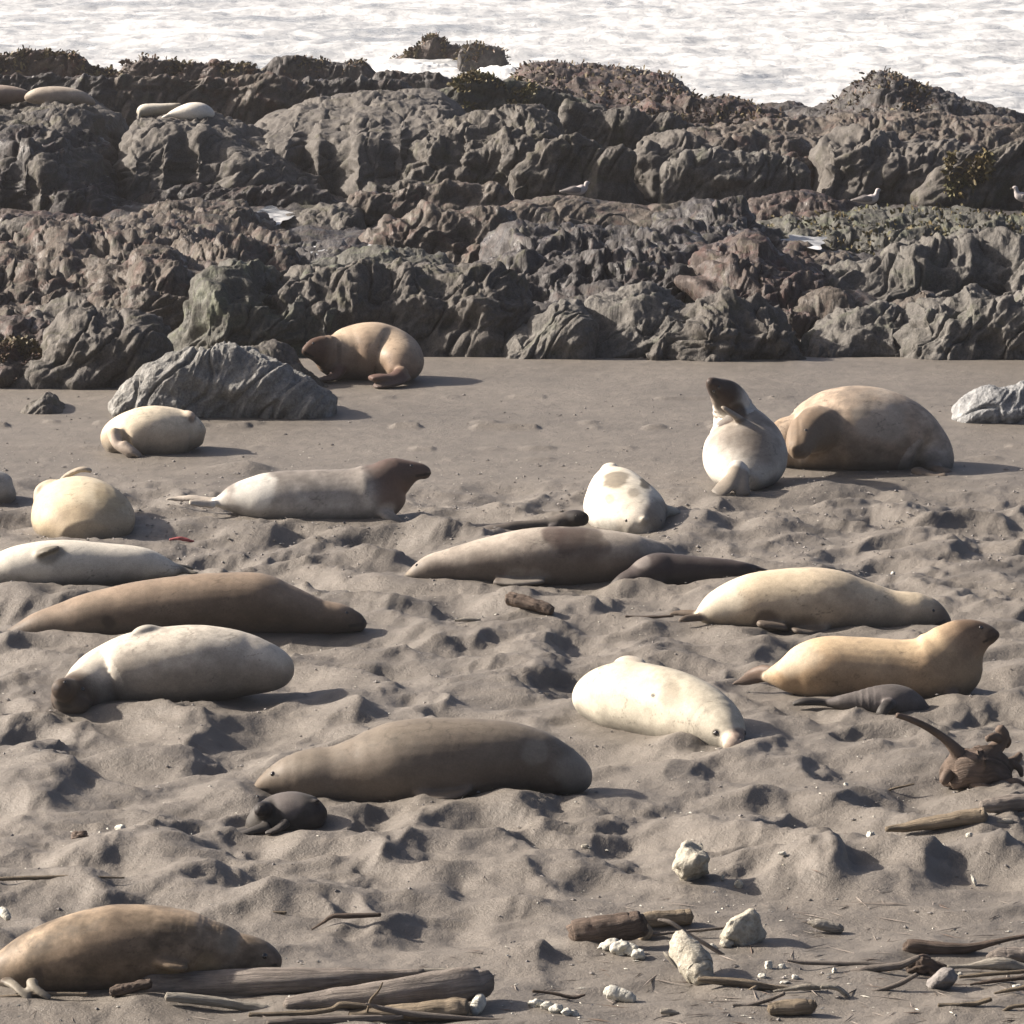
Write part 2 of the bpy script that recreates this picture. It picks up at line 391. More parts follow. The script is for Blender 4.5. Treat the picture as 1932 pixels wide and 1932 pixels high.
G_SKY = 'rocks along the seaward edge of the reef'
G_MID = 'tall boulders of the middle reef'
G_SHE = 'low shelves across the reef'
G_FRO = 'outcrops at the edge of the sand'
def rock(label, prof, Yr, vb, m, seed=0, amp=.26, zb=-.25, steep=None, fur=1.0, back=1.2, group=None, cat='rock', cell=1.0, zfoot=0.0):
    if steep is None: steep = .95 if group == G_SHE else .7
    """an outcrop: ridge line prof at distance Yr, foot of its front face seen at vb"""
    pu = np.array([p[0] for p in prof], float); pv = np.array([p[1] for p in prof], float)
    mid = (pu[0] + pu[-1]) / 2; grow = 1 + .13 * min(1, 60 / (pu[-1] - pu[0])); pu = mid + (pu - mid) * grow
    pv = pv - amp * .25 * ppm(Yr)
    us = np.linspace(pu[0], pu[-1], max(24, int((pu[-1] - pu[0]) / (2.6 * cell))))
    vs = np.interp(us, pu, pv)
    P = np.array([at(a, b, Yr) for a, b in zip(us, vs)])
    xr, zr = P[:, 0], P[:, 2]
    s = np.linspace(-1, 1, len(us))
    Yf0 = gy(vb, zfoot)
    if Yf0 > Yr - .5: Yf0 = Yr - .5
    edge = 1 - np.abs(s) ** 12
    dep = (Yr - Yf0) * (.7 + .3 * np.sqrt(np.clip(1 - s ** 6, 0, 1))) * (1 + .35 * fbm(xr * .8 + seed, 0 * xr, 0 * xr, 3, 77))
    zr2 = zb + (zr - zb) * (edge ** .5)
    hmax = float(zr.max() - zb); arc = hmax + float(dep.max()) * .8
    nf = max(14, int(min(110, arc / (Yr * .00055 * cell)))); nb = max(8, nf // 3)
    rows = []
    for k in range(nf):
        a = k / nf * math.pi / 2
        rows.append((xr, Yr - dep * math.cos(a) ** .9, zb + (zr2 - zb) * math.sin(a) ** steep))
    for k in range(nb + 1):
        a = k / nb * math.pi / 2
        rows.append((xr, Yr + back * (.6 + dep * .4) * math.sin(a), zb + (zr2 - zb) * max(0.0, math.cos(a)) ** .7))
    V = np.array([np.stack(r, 1) for r in rows])          # rows, cols, 3
    du = np.gradient(V, axis=1); dv = np.gradient(V, axis=0)
    N = np.cross(du, dv); N /= (np.linalg.norm(N, axis=2, keepdims=True) + 1e-9)
    if N[nf // 2, len(us) // 2, 1] > 0: N = -N
    V = V.reshape(-1, 3); N = N.reshape(-1, 3)
    x, y, z = V.T
    o = seed * 3.7
    wx = x + .35 * noise3(x * .9 + o, y * .9, z * .9, 301); wz = z + .35 * noise3(x * .9, y * .9 + o, z * .9, 302)
    q0 = (wx - wz * .7) * 1.25; q1 = y * .55; q2 = (wx * .35 + wz) * .8
    A = amp
    # large steps and buttresses, furrows that slant, then knobs
    kx, kz = (.26, 1.5) if group == G_SHE else (.42, .8)
    d = A * 1.7 * fbm(x * kx + o, y * .35, z * kz, 2, 311)
    d += A * 1.0 * fur * fbm(q0 * .8 + o, q1, q2 * .7, 3, 321 + seed, .45, ridged=True)
    d += A * .34 * (.35 + .65 * fur) * (fbm(q0 * 2.4 + o, q1 * 2.2, q2 * 1.6, 3, 331 + seed, .5, billow=True) - .25)
    cr = np.abs(noise3(q0 * 1.7 + o, q1 * 1.5, q2 * .9, 361)) ; d -= A * .38 * (1 - sstep(.0, .08, cr))
    d += A * .22 * fur * (fbm(q0 * 5.5, y * 4, q2 * 3.5, 3, 341, .6, ridged=True) - .2)
    # bedding: thin sloping layers weathered to different depths
    lay = z * 3.4 + (.35 * x + .25 * y) + 1.3 * noise3(x * .5 + o, y * .4, z * .5, 351)
    bed_ = noise3(lay, 0 * lay + seed, .25 * x + o, 352) + .5 * noise3(lay * 2.3, 0 * lay + seed, .5 * x, 353)
    d += A * (.75 if group == G_SHE else .4) * bed_
    d -= A * .62
    tt = np.repeat(np.array([k / nf if k < nf else 1 for k in range(len(rows))]), len(us))
    d *= np.where(tt >= .96, .75, 1)
    V = V + N * d[:, None]
    o_ = mesh_obj('rock_outcrop' if cat == 'rock' else 'boulder', V, grid_faces(len(rows), len(us)), m, origin=(float(xr.mean()), Yr, 0))
    tag(o_, label, cat, group)
    return o_

M_WEED = rock_material('brown_red_seaweed', (.045, .026, .020), (.15, .085, .055), (.12, .10, .045), .5, .75, 5)
M_WEEDG = rock_material('golden_olive_seaweed', (.06, .048, .020), (.20, .15, .055), (.12, .12, .05), .4, .7, 6)
def weed(o, n, size, m, umin=-99, umax=2200, vmin=-99, vmax=3000, seed=1, up=.55):
    """ragged fronds standing and draping on the upper side of a rock: one stuff part"""
    me = o.data; nv = len(me.vertices)
    P = np.zeros(nv * 3, np.float32); me.vertices.foreach_get('co', P); P = P.reshape(-1, 3).astype(float)
    N = np.zeros(nv * 3, np.float32); me.vertices.foreach_get('normal', N); N = N.reshape(-1, 3).astype(float)
    W = P + np.array(o.location)
    R = W - np.array([0, 0, H]); zc = R[:, 1] * CT - R[:, 2] * ST; yc = R[:, 1] * ST + R[:, 2] * CT
    us, vs = 966 + F * R[:, 0] / zc, 966 - F * yc / zc
    clump = fbm(W[:, 0] * 1.6, W[:, 1] * 1.2, W[:, 2] * 1.6, 2, seed + 900)
    ok = np.where((us > umin) & (us < umax) & (vs > vmin) & (vs < vmax) & (N[:, 2] > up - .3) & (clump > -.05))[0]
    if len(ok) < 4: return
    r = np.random.RandomState(seed)
    i = r.choice(ok, n); p = P[i] + r.normal(0, size * .4, (n, 3)) * np.array([1, 1, .3])
    d = N[i] * .8 + np.array([0, 0, .5]) + r.normal(0, .6, (n, 3)); d /= np.linalg.norm(d, axis=1, keepdims=True)
    L = size * r.uniform(.5, 1.4, n)[:, None]
    side = np.cross(d, r.normal(0, 1, (n, 3))); side /= np.linalg.norm(side, axis=1, keepdims=True) + 1e-9
    w = L * .22; droop = np.array([0, 0, -1.0]) * L * r.uniform(.1, .9, n)[:, None]
    V = np.stack([p - side * w * .6, p + side * w * .6, p + d * L * .5 + side * w, p + d * L * .5 - side * w, p + d * L + droop * .5 + side * w * .7, p + d * L + droop * .5 - side * w * .5], 1)
    f = np.array([(0, 1, 2, 3), (3, 2, 4, 5)])
    Fc = (f[None] + (np.arange(n) * 6)[:, None, None]).reshape(-1, 4)
    q = mesh_obj('seaweed', V.reshape(-1, 3), Fc, m, o)
    q['kind'] = 'stuff'
# seaward skyline
K1 = rock('red brown weedy rock hump at the far left edge against the sea', [(-60,100),(0,103),(20,97),(40,92),(67,88),(100,96),(133,101),(153,115),(167,126),(213,137),(240,160)], 129, 215, R_RED, 1, .22, -.9, group=G_SKY)
K2 = rock('reddish dark skyline rock with knobbly top, second hump from the left', [(205,165),(230,133),(240,120),(260,113),(293,111),(333,116),(383,122),(447,116),(493,124),(512,150)], 134, 200, R_RED, 2, .22, -1, group=G_SKY)
K10 = rock('smooth black wet rock on the skyline left of the weedy islet', [(478,150),(500,133),(533,117),(573,112),(633,116),(677,112),(700,120),(722,150)], 137, 190, R_DARK, 3, .18, -1, group=G_SKY)
rock('low black wet rock with a bright glint just below the islet surf', [(690,155),(720,142),(750,138),(775,134),(800,133),(830,144),(877,156),(905,170)], 133, 190, R_DARK, 4, .18, -1, group=G_SKY)
K3 = rock('long purple brown algae rock against the sea right of the islet', [(940,165),(957,147),(977,131),(1004,123),(1044,125),(1104,132),(1177,137),(1217,139),(1267,147),(1288,165),(1308,183),(1335,205)], 136, 250, R_RED, 5, .22, -1, group=G_SKY)
rock('low skyline rock between the purple rock and the pointed peak', [(1300,210),(1338,195),(1361,191),(1398,193),(1431,205),(1470,202),(1505,199),(1530,220)], 133, 240, R_DARK, 6, .18, -1, group=G_SKY)
K4 = rock('pointed dark peak rock standing highest against the sea at right', [(1480,230),(1521,214),(1555,204),(1588,190),(1605,172),(1638,155),(1655,144),(1675,141),(1695,149),(1721,160),(1755,170),(1788,187),(1838,206),(1871,217),(1932,226),(1990,238)], 128, 260, R_DARK, 7, .24, -1, group=G_SKY)
# middle reef
rock('knobbly brown rock band behind the two pale seals on the left', [(160,190),(180,165),(230,150),(300,146),(370,152),(430,150),(490,150),(560,160),(620,175)], 121, 260, R_BROWN, 8, .26, -.4, group=G_MID)
K5 = rock('olive weed covered crown rock behind the middle boulders', [(760,200),(800,178),(844,168),(871,158),(897,150),(931,153),(977,161),(1027,165),(1057,180),(1110,196),(1160,200)], 118, 260, R_GREEN, 9, .24, -.4, group=G_MID)
rock('flat topped grey rock behind the peak foot at far right', [(1350,235),(1420,225),(1480,222),(1560,228),(1640,215),(1700,215),(1800,230),(1870,234),(1932,232),(1990,240)], 119, 300, R_BROWN, 10, .24, -.4, group=G_MID)
K7 = rock('maroon stained ledge rock below the purple skyline rock', [(1180,210),(1230,185),(1288,185),(1340,192),(1400,205),(1450,215),(1500,240)], 122, 280, R_RED, 11, .22, -.4, group=G_MID)
rock('smooth shaded grey cliff boulder in the middle left of the reef', [(455,245),(473,222),(547,200),(580,181),(644,174),(711,170),(777,171),(831,178),(870,195),(900,215)], 111, 385, R_SMOOTH, 12, .22, steep=.45, fur=.6, group=G_MID)
rock('grey rock platform at the left edge where the brown seals lie', [(-80,205),(-20,192),(30,190),(60,192),(150,192),(180,205),(215,235),(232,262),(240,320),(250,400)], 108, 415, R_GREY, 13, .22, steep=.5, group=G_MID)
rock('broad shaded boulder face under the two pale seals', [(225,330),(240,245),(262,214),(330,213),(400,217),(430,238),(500,262),(560,278),(610,300),(640,330),(655,385)], 106, 395, R_SMOOTH, 14, .24, steep=.42, fur=.7, group=G_MID)
rock('dark mossy rock in front of the left platform', [(-40,300),(0,262),(30,240),(60,225),(110,228),(150,262),(190,290),(225,330),(250,400)], 104, 418, R_DARK, 15, .30, steep=.6, group=G_MID)
rock('large furrowed grey boulder left of the sitting gull', [(655,385),(677,353),(737,310),(771,293),(787,260),(804,240),(844,227),(877,222),(927,213),(977,207),(1030,208),(1065,240),(1080,300),(1085,385)], 105, 392, R_GREY, 16, .30, steep=.5, group=G_MID)
rock('sloping grey rock crest behind the rounded boulder', [(1030,280),(1057,235),(1077,214),(1110,205),(1157,200),(1194,212),(1227,230),(1260,230),(1300,240),(1330,262)], 110, 330, R_GREY, 17, .26, group=G_MID)
rock('rounded grey boulder right behind the sitting gull', [(955,385),(967,335),(997,300),(1021,273),(1051,257),(1094,256),(1144,266),(1184,282),(1193,317),(1200,385)], 101.5, 388, R_GREY, 18, .26, steep=.45, group=G_MID)
rock('shadowy grey boulder right of the rounded boulder', [(1175,385),(1184,290),(1211,266),(1250,262),(1300,262),(1340,280),(1370,330),(1380,385)], 104, 390, R_SMOOTH, 19, .26, steep=.5, group=G_MID)
rock('layered brown rock with flat ledges above the pale nosed boulder', [(1270,300),(1291,266),(1305,250),(1360,246),(1405,247),(1450,252),(1488,259),(1541,266),(1570,300)], 105.5, 390, R_BROWN, 20, .24, fur=.7, group=G_MID)
rock('pale nosed boulder with a rounded left end in the middle right', [(1240,392),(1246,343),(1261,330),(1288,318),(1305,305),(1331,292),(1361,296),(1420,298),(1475,298),(1510,310),(1530,400)], 101, 402, R_LIGHT, 21, .26, steep=.5, group=G_MID)
rock('big dark boulder with pale ledge behind the standing gull', [(1525,395),(1532,300),(1538,277),(1561,262),(1621,253),(1688,261),(1738,276),(1790,280),(1830,290),(1850,395)], 103, 402, R_SMOOTH, 22, .30, steep=.45, group=G_MID)
K6 = rock('right edge boulder with a patch of golden seaweed', [(1742,402),(1750,370),(1761,346),(1795,318),(1808,292),(1835,284),(1861,296),(1898,276),(1932,266),(1990,262)], 100, 408, R_GREY, 23, .28, steep=.5, group=G_MID)
# shelves
rock('low grey boulder on the left shelf below the mossy rock', [(-50,440),(0,430),(27,418),(60,418),(93,432),(110,470)], 91.5, 480, R_GREY, 24, .18, group=G_SHE)
rock('brown crumbly ledge at the left edge under the dark rock', [(-50,410),(0,398),(60,400),(130,408),(190,412),(230,430)], 97, 455, R_RED, 25, .18, group=G_SHE)
rock('long olive brown shelf rock left of the tide pool', [(205,440),(220,418),(267,402),(299,389),(340,387),(383,386),(450,386),(473,404),(500,422),(533,442),(560,468)], 93.5, 485, R_BROWN, 26, .24, group=G_SHE)
rock('small olive boulder right of the tide pool', [(536,440),(547,412),(583,402),(615,396),(644,393),(672,400),(690,440)], 96, 458, R_GREY, 27, .22, group=G_SHE)
rock('smooth brown shelf rock in front of the furrowed boulder', [(640,400),(665,366),(711,362),(764,360),(794,351),(840,350),(894,352),(937,348),(965,368),(985,400)], 97, 435, R_BROWN, 28, .22, group=G_SHE)
rock('flat brown layered shelf the sitting gull rests on', [(930,395),(965,376),(1010,373),(1050,372),(1100,374),(1150,378),(1200,384),(1260,390),(1310,396),(1350,420)], 96, 455, R_BROWN, 29, .16, fur=.6, group=G_SHE)
rock('reddish flat shelf the standing gull is on', [(1380,405),(1420,384),(1460,380),(1520,378),(1570,382),(1620,394),(1680,400),(1740,404),(1760,420)], 98, 440, R_RED, 30, .18, group=G_SHE)
K9 = rock('green weed covered ledge at the right', [(1425,440),(1440,424),(1480,420),(1521,418),(1571,409),(1621,409),(1690,408),(1755,406),(1838,403),(1888,414),(1932,410),(1990,410)], 93, 500, R_GREEN, 31, .26, group=G_SHE)
rock('block of dark mossy rock between the shelf and the green ledge', [(1215,450),(1232,418),(1260,402),(1288,400),(1338,392),(1398,392),(1428,412),(1438,432),(1468,452),(1491,476),(1500,520)], 89.5, 545, R_DARK, 32, .26, group=G_SHE)
rock('brown ridged rock in the middle of the shelf', [(655,500),(677,462),(711,448),(731,426),(777,409),(844,403),(897,403),(944,405),(975,430),(1000,470)], 89, 520, R_BROWN, 33, .28, group=G_SHE)
rock('wide dark central rock wall with slanting furrows', [(895,540),(915,500),(937,470),(961,446),(1011,436),(1077,443),(1144,452),(1211,458),(1260,452),(1310,462),(1350,500),(1380,560)], 85, 608, R_DARK, 34, .32, steep=.5, group=G_SHE)
rock('broad dark brown rock slope on the left half of the reef', [(-50,500),(20,482),(43,459),(100,453),(150,449),(200,452),(233,443),(333,442),(400,439),(500,449),(550,458),(600,480)], 87, 620, R_BROWN, 35, .32, steep=.5, group=G_SHE)
rock('red brown sloping rock right of the central wall', [(1275,560),(1288,530),(1321,492),(1355,472),(1428,464),(1455,484),(1490,492),(1528,505),(1560,560)], 82, 640, R_RED, 36, .28, group=G_SHE)
rock('pale grey rippled ledge at the right', [(1515,530),(1535,499),(1588,498),(1655,492),(1708,473),(1760,470),(1808,468),(1821,461),(1871,466),(1932,468),(1990,468)], 84, 580, R_LIGHT, 37, .26, group=G_SHE)
rock('slanting ribbed rock below the dark brown slope', [(165,600),(177,558),(207,518),(250,505),(283,489),(317,493),(367,512),(420,515),(450,560)], 81, 640, R_BROWN, 38, .28, group=G_SHE)
rock('low shaded rock ridge behind the left beach outcrop', [(-50,620),(0,600),(57,600),(100,583),(127,569),(160,572),(200,583),(240,585),(300,590),(340,620)], 78.5, 655, R_GREY, 39, .22, group=G_SHE)
# at the sand
K8 = rock('knobbly dark outcrop on the sand at the far left', [(-60,640),(0,609),(33,606),(67,614),(100,620),(125,650),(140,725)], 72.6, 730, R_RED, 40, .20, group=G_FRO)
rock('ribbed grey outcrop on the sand behind the small cone stone', [(50,725),(75,668),(113,622),(133,606),(160,596),(200,602),(240,602),(273,615),(300,632),(312,655),(318,680),(320,725)], 72.2, 733, R_GREY, 41, .24, steep=.5, group=G_FRO)
rock('tall mossy outcrop with a lit left edge left of the brown seal', [(338,665),(350,585),(367,562),(400,528),(433,508),(483,511),(513,521),(533,548),(583,528),(640,560),(665,600),(680,655)], 77.5, 668, R_GREEN, 42, .30, steep=.5, group=G_FRO)
rock('long grey outcrop with weed top directly behind the brown seal', [(500,600),(560,520),(644,514),(677,503),(771,499),(811,512),(861,505),(904,504),(931,513),(954,532),(997,554),(1015,580),(1030,655)], 77.8, 660, R_GREY, 43, .30, steep=.5, group=G_FRO)
rock('small pyramid shaped rock on the sand near the middle', [(942,672),(950,660),(974,633),(997,625),(1021,602),(1044,583),(1064,578),(1087,592),(1101,612),(1109,652),(1117,672)], 75.6, 675, R_LIGHT, 44, .22, steep=.6, cell=.8, group=G_FRO)
rock('slanting ribbed outcrop right of the small pyramid rock', [(1080,640),(1094,600),(1144,578),(1194,559),(1227,555),(1260,575),(1300,600),(1320,670)], 77.4, 672, R_LIGHT, 45, .26, group=G_FRO)
rock('large outcrop with a black shaded right end by the sand', [(1180,675),(1215,640),(1255,600),(1288,590),(1318,572),(1371,565),(1405,572),(1448,575),(1475,588),(1501,615),(1512,640),(1516,678)], 76, 680, R_GREY, 46, .28, steep=.42, group=G_FRO)
rock('low tumbled grey rocks between the two right outcrops', [(1500,665),(1515,646),(1535,632),(1565,615),(1588,602),(1641,595),(1670,590),(1710,600),(1730,665)], 77, 668, R_LIGHT, 47, .24, group=G_FRO)
rock('high ridge rock behind the low tumbled rocks', [(1480,600),(1500,575),(1535,560),(1565,552),(1600,560),(1660,580),(1700,560),(1740,545),(1790,560)], 80, 630, R_BROWN, 48, .24, group=G_FRO)
rock('big wrinkled outcrop on the sand at the right edge', [(1700,672),(1712,630),(1718,599),(1735,576),(1770,566),(1801,563),(1821,546),(1871,542),(1888,549),(1932,551),(2000,560)], 76.2, 678, R_LIGHT, 49, .30, steep=.5, group=G_FRO)
ISL = rock('weedy islet hump standing in the surf beyond the reef', [(728,122),(745,106),(770,99),(790,90),(812,77),(825,74),(842,83),(862,81),(878,94),(893,116)], 177.5, 113, R_RED, 50, .16, -1.8, cell=.8, steep=.5, zfoot=-1.0)
ISR = rock('dark wet block at the right end of the weedy islet', [(862,112),(872,98),(893,93),(915,95),(945,98),(953,112),(966,140)], 170, 137, R_DARK, 51, .14, -1.8, cell=.8, steep=.4, zfoot=-1.0)

# boulders lying on the beach
o = rock('big pale lit boulder with pitted left side on the left beach', [(210,760),(232,742),(262,725),(288,700),(320,678),(355,668),(400,672),(440,664),(475,672),(505,688),(540,712),(580,732),(605,748),(620,760)], 67.9, 782, R_PALE, 60, .17, -.15, steep=.7, cell=.6, cat='boulder')
o = rock('low dark rubble behind the big pale boulder', [(370,700),(390,668),(420,655),(445,662),(480,668),(515,655),(535,662),(560,690),(600,715),(625,725)], 71.3, 732, R_GREY, 61, .16, -.15, cell=.7, cat='boulder')
o = rock('small cone shaped dark stone on the smooth left sand', [(42,775),(55,760),(72,755),(85,741),(98,748),(108,765),(118,772)], 68.3, 780, R_GREY, 62, .07, -.1, cell=.4, cat='boulder')
o = rock('blue and white veined boulder at the right edge of the beach', [(1808,785),(1820,762),(1842,742),(1862,736),(1900,738),(1932,733),(1990,733)], 67.3, 790, R_BLUE, 63, .12, -.1, cell=.5, cat='boulder')

# fillers between the big masses
rock('dark notch rock between the brown slope and the tide pool', [(430,500),(470,470),(520,458),(560,466),(600,478),(640,470),(700,480),(740,520)], 86, 590, R_DARK, 71, .24, group=G_SHE)
rock('shaded rock base under the left end of the brown slope', [(-50,560),(0,540),(60,545),(130,540),(190,560),(230,600)], 82.5, 640, R_BROWN, 72, .24, group=G_SHE)
rock('greenish topped rock in the gap behind the long weedy outcrop', [(540,520),(600,500),(650,488),(720,482),(780,486),(830,495),(870,530)], 83, 610, R_GREEN, 73, .22, group=G_SHE)
rock('dark rock wedge behind the small pyramid rock', [(960,580),(1000,555),(1050,540),(1100,545),(1160,540),(1210,560)], 81, 640, R_DARK, 74, .24, group=G_SHE)
rock('brown shelf end right of the dark mossy block', [(1460,480),(1500,470),(1540,475),(1600,490),(1640,510)], 88, 560, R_BROWN, 75, .2, group=G_SHE)
rock('shadowed rock foot beneath the broad shaded boulder face', [(230,385),(300,360),(380,350),(460,355),(540,345),(620,360),(660,390)], 101.5, 400, R_DARK, 76, .2, group=G_MID)
rock('knobbly dark band in front of the black skyline rock', [(430,190),(500,172),(580,160),(660,158),(740,160),(800,165)], 124, 240, R_DARK, 77, .22, -.6, group=G_SKY)
rock('dark crumbly slope behind the brown seals on the platform', [(-60,150),(0,140),(60,138),(120,142),(180,150),(230,170)], 121, 260, R_DARK, 78, .24, -.6, group=G_SKY)
rock('shelf rock strip under the pale nosed boulder', [(1180,415),(1240,400),(1300,398),(1380,400),(1420,415)], 96.5, 450, R_BROWN, 79, .16, group=G_SHE)

weed(ISL, 900, .16, M_WEED, seed=1); weed(ISR, 300, .14, M_WEED, seed=2)
weed(K1, 900, .13, M_WEED, seed=3); weed(K2, 800, .13, M_WEED, seed=4); weed(K3, 1600, .13, M_WEED, seed=5)
weed(K4, 1100, .12, M_WEED, 1560, 1760, seed=6); weed(K5, 1100, .13, M_WEEDG, 850, 1010, seed=7)
weed(K6, 900, .13, M_WEEDG, 1790, 1870, 290, 380, seed=8, up=.0); weed(K7, 700, .12, M_WEED, seed=9)
weed(K8, 900, .09, M_WEED, 0, 120, 640, 720, seed=10, up=.1); weed(K9, 1200, .10, M_WEEDG, seed=11); weed(K10, 300, .1, M_WEED, seed=12)
# ------------------------------------------------------------------ seals
def catmull(P, sub):
    P = np.asarray(P, float); n = len(P)
    Q = np.vstack([2 * P[0] - P[1], P, 2 * P[-1] - P[-2]])
    out = []
    for i in range(n - 1):
        p0, p1, p2, p3 = Q[i:i + 4]
        for k in range(sub):
            t = k / sub
            out.append(.5 * ((2 * p1) + (-p0 + p2) * t + (2 * p0 - 5 * p1 + 4 * p2 - p3) * t * t + (-p0 + 3 * p1 - 3 * p2 + p3) * t ** 3))
    out.append(P[-1])
    return np.array(out)
def loft(C, ra, rb, roll=None, seg=22, up=(0, 0, 1), sq=None):
    """closed tube through centres C, half widths ra (sideways) and rb (upwards)"""
    n = len(C)
    T = np.gradient(C, axis=0); T /= np.linalg.norm(T, axis=1, keepdims=True) + 1e-9
    up = np.array(up, float)
    S = np.cross(T, up)
    i0 = int(np.argmax(np.linalg.norm(S, axis=1)))
    S[i0] /= np.linalg.norm(S[i0]) + 1e-9
    for rng in (range(i0 + 1, n), range(i0 - 1, -1, -1)):
        q = S[i0]
        for i in rng:                       # carry the frame along the spine
            q = q - np.dot(q, T[i]) * T[i]; q = q / (np.linalg.norm(q) + 1e-9)
            S[i] = q
    U = np.cross(S, T)
    if roll is not None:
        c = np.cos(roll)[:, None]; s = np.sin(roll)[:, None]
        S, U = S * c + U * s, U * c - S * s
    a = np.linspace(0, 2 * math.pi, seg, endpoint=False)
    V = C[:, None, :] + S[:, None, :] * (np.cos(a)[None, :, None] * ra[:, None, None]) + U[:, None, :] * (np.sin(a)[None, :, None] * rb[:, None, None])
    V = V.reshape(-1, 3)
    f = []
    for i in range(n - 1):
        for k in range(seg):
            k2 = (k + 1) % seg
            f.append((i * seg + k, i * seg + k2, (i + 1) * seg + k2, (i + 1) * seg + k))
    b = len(V)
    V = np.vstack([V, C[0] - T[0] * min(ra[0], rb[0]) * .5, C[-1] + T[-1] * min(ra[-1], rb[-1]) * .5])
    for k in range(seg):
        k2 = (k + 1) % seg
        f.append((b, k2, k)); f.append((b + 1, (n - 1) * seg + k, (n - 1) * seg + k2))
    return V, f, S, U, T
M_EYE = plain('dark_wet_eye', (.012, .010, .010), .08, .8)
M_NAIL = plain('nostril_skin', (.02, .016, .015), .4)
def limb(Y, pts, sub=5, seg=12, up=(0, 0, 1)):
    """pts: (u, v, dy, half width px, half thickness px[, roll deg])"""
    pts = [tuple(p) + (0,) * (6 - len(p)) for p in pts]
    C = np.array([at(p[0], p[1], Y + p[2]) for p in pts])
    k = ppm(Y)
    A = np.array([(p[3] / k, p[4] / k, math.radians(p[5])) for p in pts])
    Q = catmull(np.hstack([C, A]), sub)
    return loft(Q[:, :3], np.maximum(Q[:, 3], .006), np.maximum(Q[:, 4], .006), Q[:, 5], seg, up)
def seal(label, vg, body, coat, limbs=(), eyes=None, nose=True, vox=.018, group=None, cat='seal', rw=1.12, patches=(), smooth=10, eye_at=(), name='elephant_seal', folds=None, wr=0.0):
    """body: (u, vtop, vbot[, dy[, side ratio]]) from tail to nose"""
    Y = gy(vg)
    k = ppm(Y)
    st = []
    for p in body:
        if len(p) == 6:                     # ('c', u, v, dy, half width, half height) or plain numbers with a leading None
            st.append([*at(p[1], p[2], Y + p[3]), p[4] / k, p[5] / k]); continue
        u, vt, vb = p[:3]; dy = p[3] if len(p) > 3 else 0.0; r = p[4] if len(p) > 4 else rw
        c = at(u, (vt + vb) / 2, Y + dy); h = (vb - vt) / 2 / k
        st.append([*c, h * r, h])
    Q = catmull(st, 7)
    # round both ends off
    C = Q[:, :3]; ra = np.maximum(Q[:, 3], .012); rb = np.maximum(Q[:, 4], .012)
    V, Fc, S, U, T = loft(C, ra, rb, None, 28)
    Vs = [V]; Fs = list(Fc); n = len(V)
    for L in limbs:
        v2, f2 = limb(Y, L)[:2]
        Vs.append(v2); Fs += [tuple(i + n for i in q) for q in f2]; n += len(v2)
    V = np.vstack(Vs)
    base = np.array([float(C[:, 0].mean()), Y, 0.0])
    tmp = mesh_obj('tmp', V, Fs, None, origin=base)
    md = tmp.modifiers.new('r', 'REMESH'); md.mode = 'VOXEL'; md.voxel_size = vox
    ms = tmp.modifiers.new('s', 'SMOOTH'); ms.factor = .5; ms.iterations = smooth * 2
    dg = bpy.context.evaluated_depsgraph_get()
    me = bpy.data.meshes.new_from_object(tmp.evaluated_get(dg))
    old = tmp.data
    bpy.data.objects.remove(tmp); bpy.data.meshes.remove(old)
    nv = len(me.vertices)
    P = np.zeros(nv * 3, np.float32); me.vertices.foreach_get('co', P); P = P.reshape(-1, 3).astype(float)
    W = P + base
    NN = np.zeros(nv * 3, np.float32); me.vertices.foreach_get('normal', NN); NN = NN.reshape(-1, 3).astype(float)
    # place along the spine
    sp = C; idx = np.zeros(nv, int); 
    for a in range(0, nv, 20000):
        d = ((W[a:a + 20000, None, :] - sp[None, :, :]) ** 2).sum(2)
        idx[a:a + 20000] = d.argmin(1)
    s = idx / (len(sp) - 1.0)
    # skin relief: blubber folds and lumps
    rel = .005 * fbm(W[:, 0] * 2.2, W[:, 1] * 2.2, W[:, 2] * 2.2 + s * 3, 3, 401)
    rel = rel + .002 * fbm(W[:, 0] * 8, W[:, 1] * 8, W[:, 2] * 8, 2, 402)
    if folds is None and k > 90: folds = [(.74, .05, .0016, 48), (.90, .03, .0010, 70)]
    if folds:
        for (sc, wd, am, fr) in folds:
            arc = np.concatenate([[0], np.cumsum(np.linalg.norm(np.diff(sp, axis=0), axis=1))])
            w = np.exp(-((s - sc) / wd) ** 2)
            rel = rel + am * w * np.sin(arc[idx] * fr + 1.5 * fbm(W[:, 0] * 3, W[:, 1] * 3, W[:, 2] * 3, 2, 9))
    W2 = P + NN * (rel * min(1, k * vox / 3))[:, None]
    me.vertices.foreach_set('co', W2.astype(np.float32).ravel())
    # coat colours; backs paler than flanks to paint in sunlit tops
    bodyc = np.array(coat['body'], float); headc = np.array(coat.get('head', coat['body']), float); back = np.array(coat.get('back', coat['body']), float)
    tail = np.array(coat.get('tail', coat['body']), float)
    h0 = coat.get('h0', .78)
    nf = fbm(W[:, 0] * 2.5, W[:, 1] * 2.5, W[:, 2] * 2.5, 4, 411)
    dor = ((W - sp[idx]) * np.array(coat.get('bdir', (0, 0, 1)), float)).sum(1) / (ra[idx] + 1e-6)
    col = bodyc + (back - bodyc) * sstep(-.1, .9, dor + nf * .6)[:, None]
    col = col + (headc - col) * sstep(h0, h0 + .14, s + nf * .07)[:, None]
    col = col + (tail - col) * (1 - sstep(.0, .12, s + nf * .04))[:, None]
    blot = coat.get('blot', .12)
    col = col * (1 + blot * np.clip(fbm(W[:, 0] * 4, W[:, 1] * 4, W[:, 2] * 5, 5, 421, .65) * 3, -1, 1))[:, None]
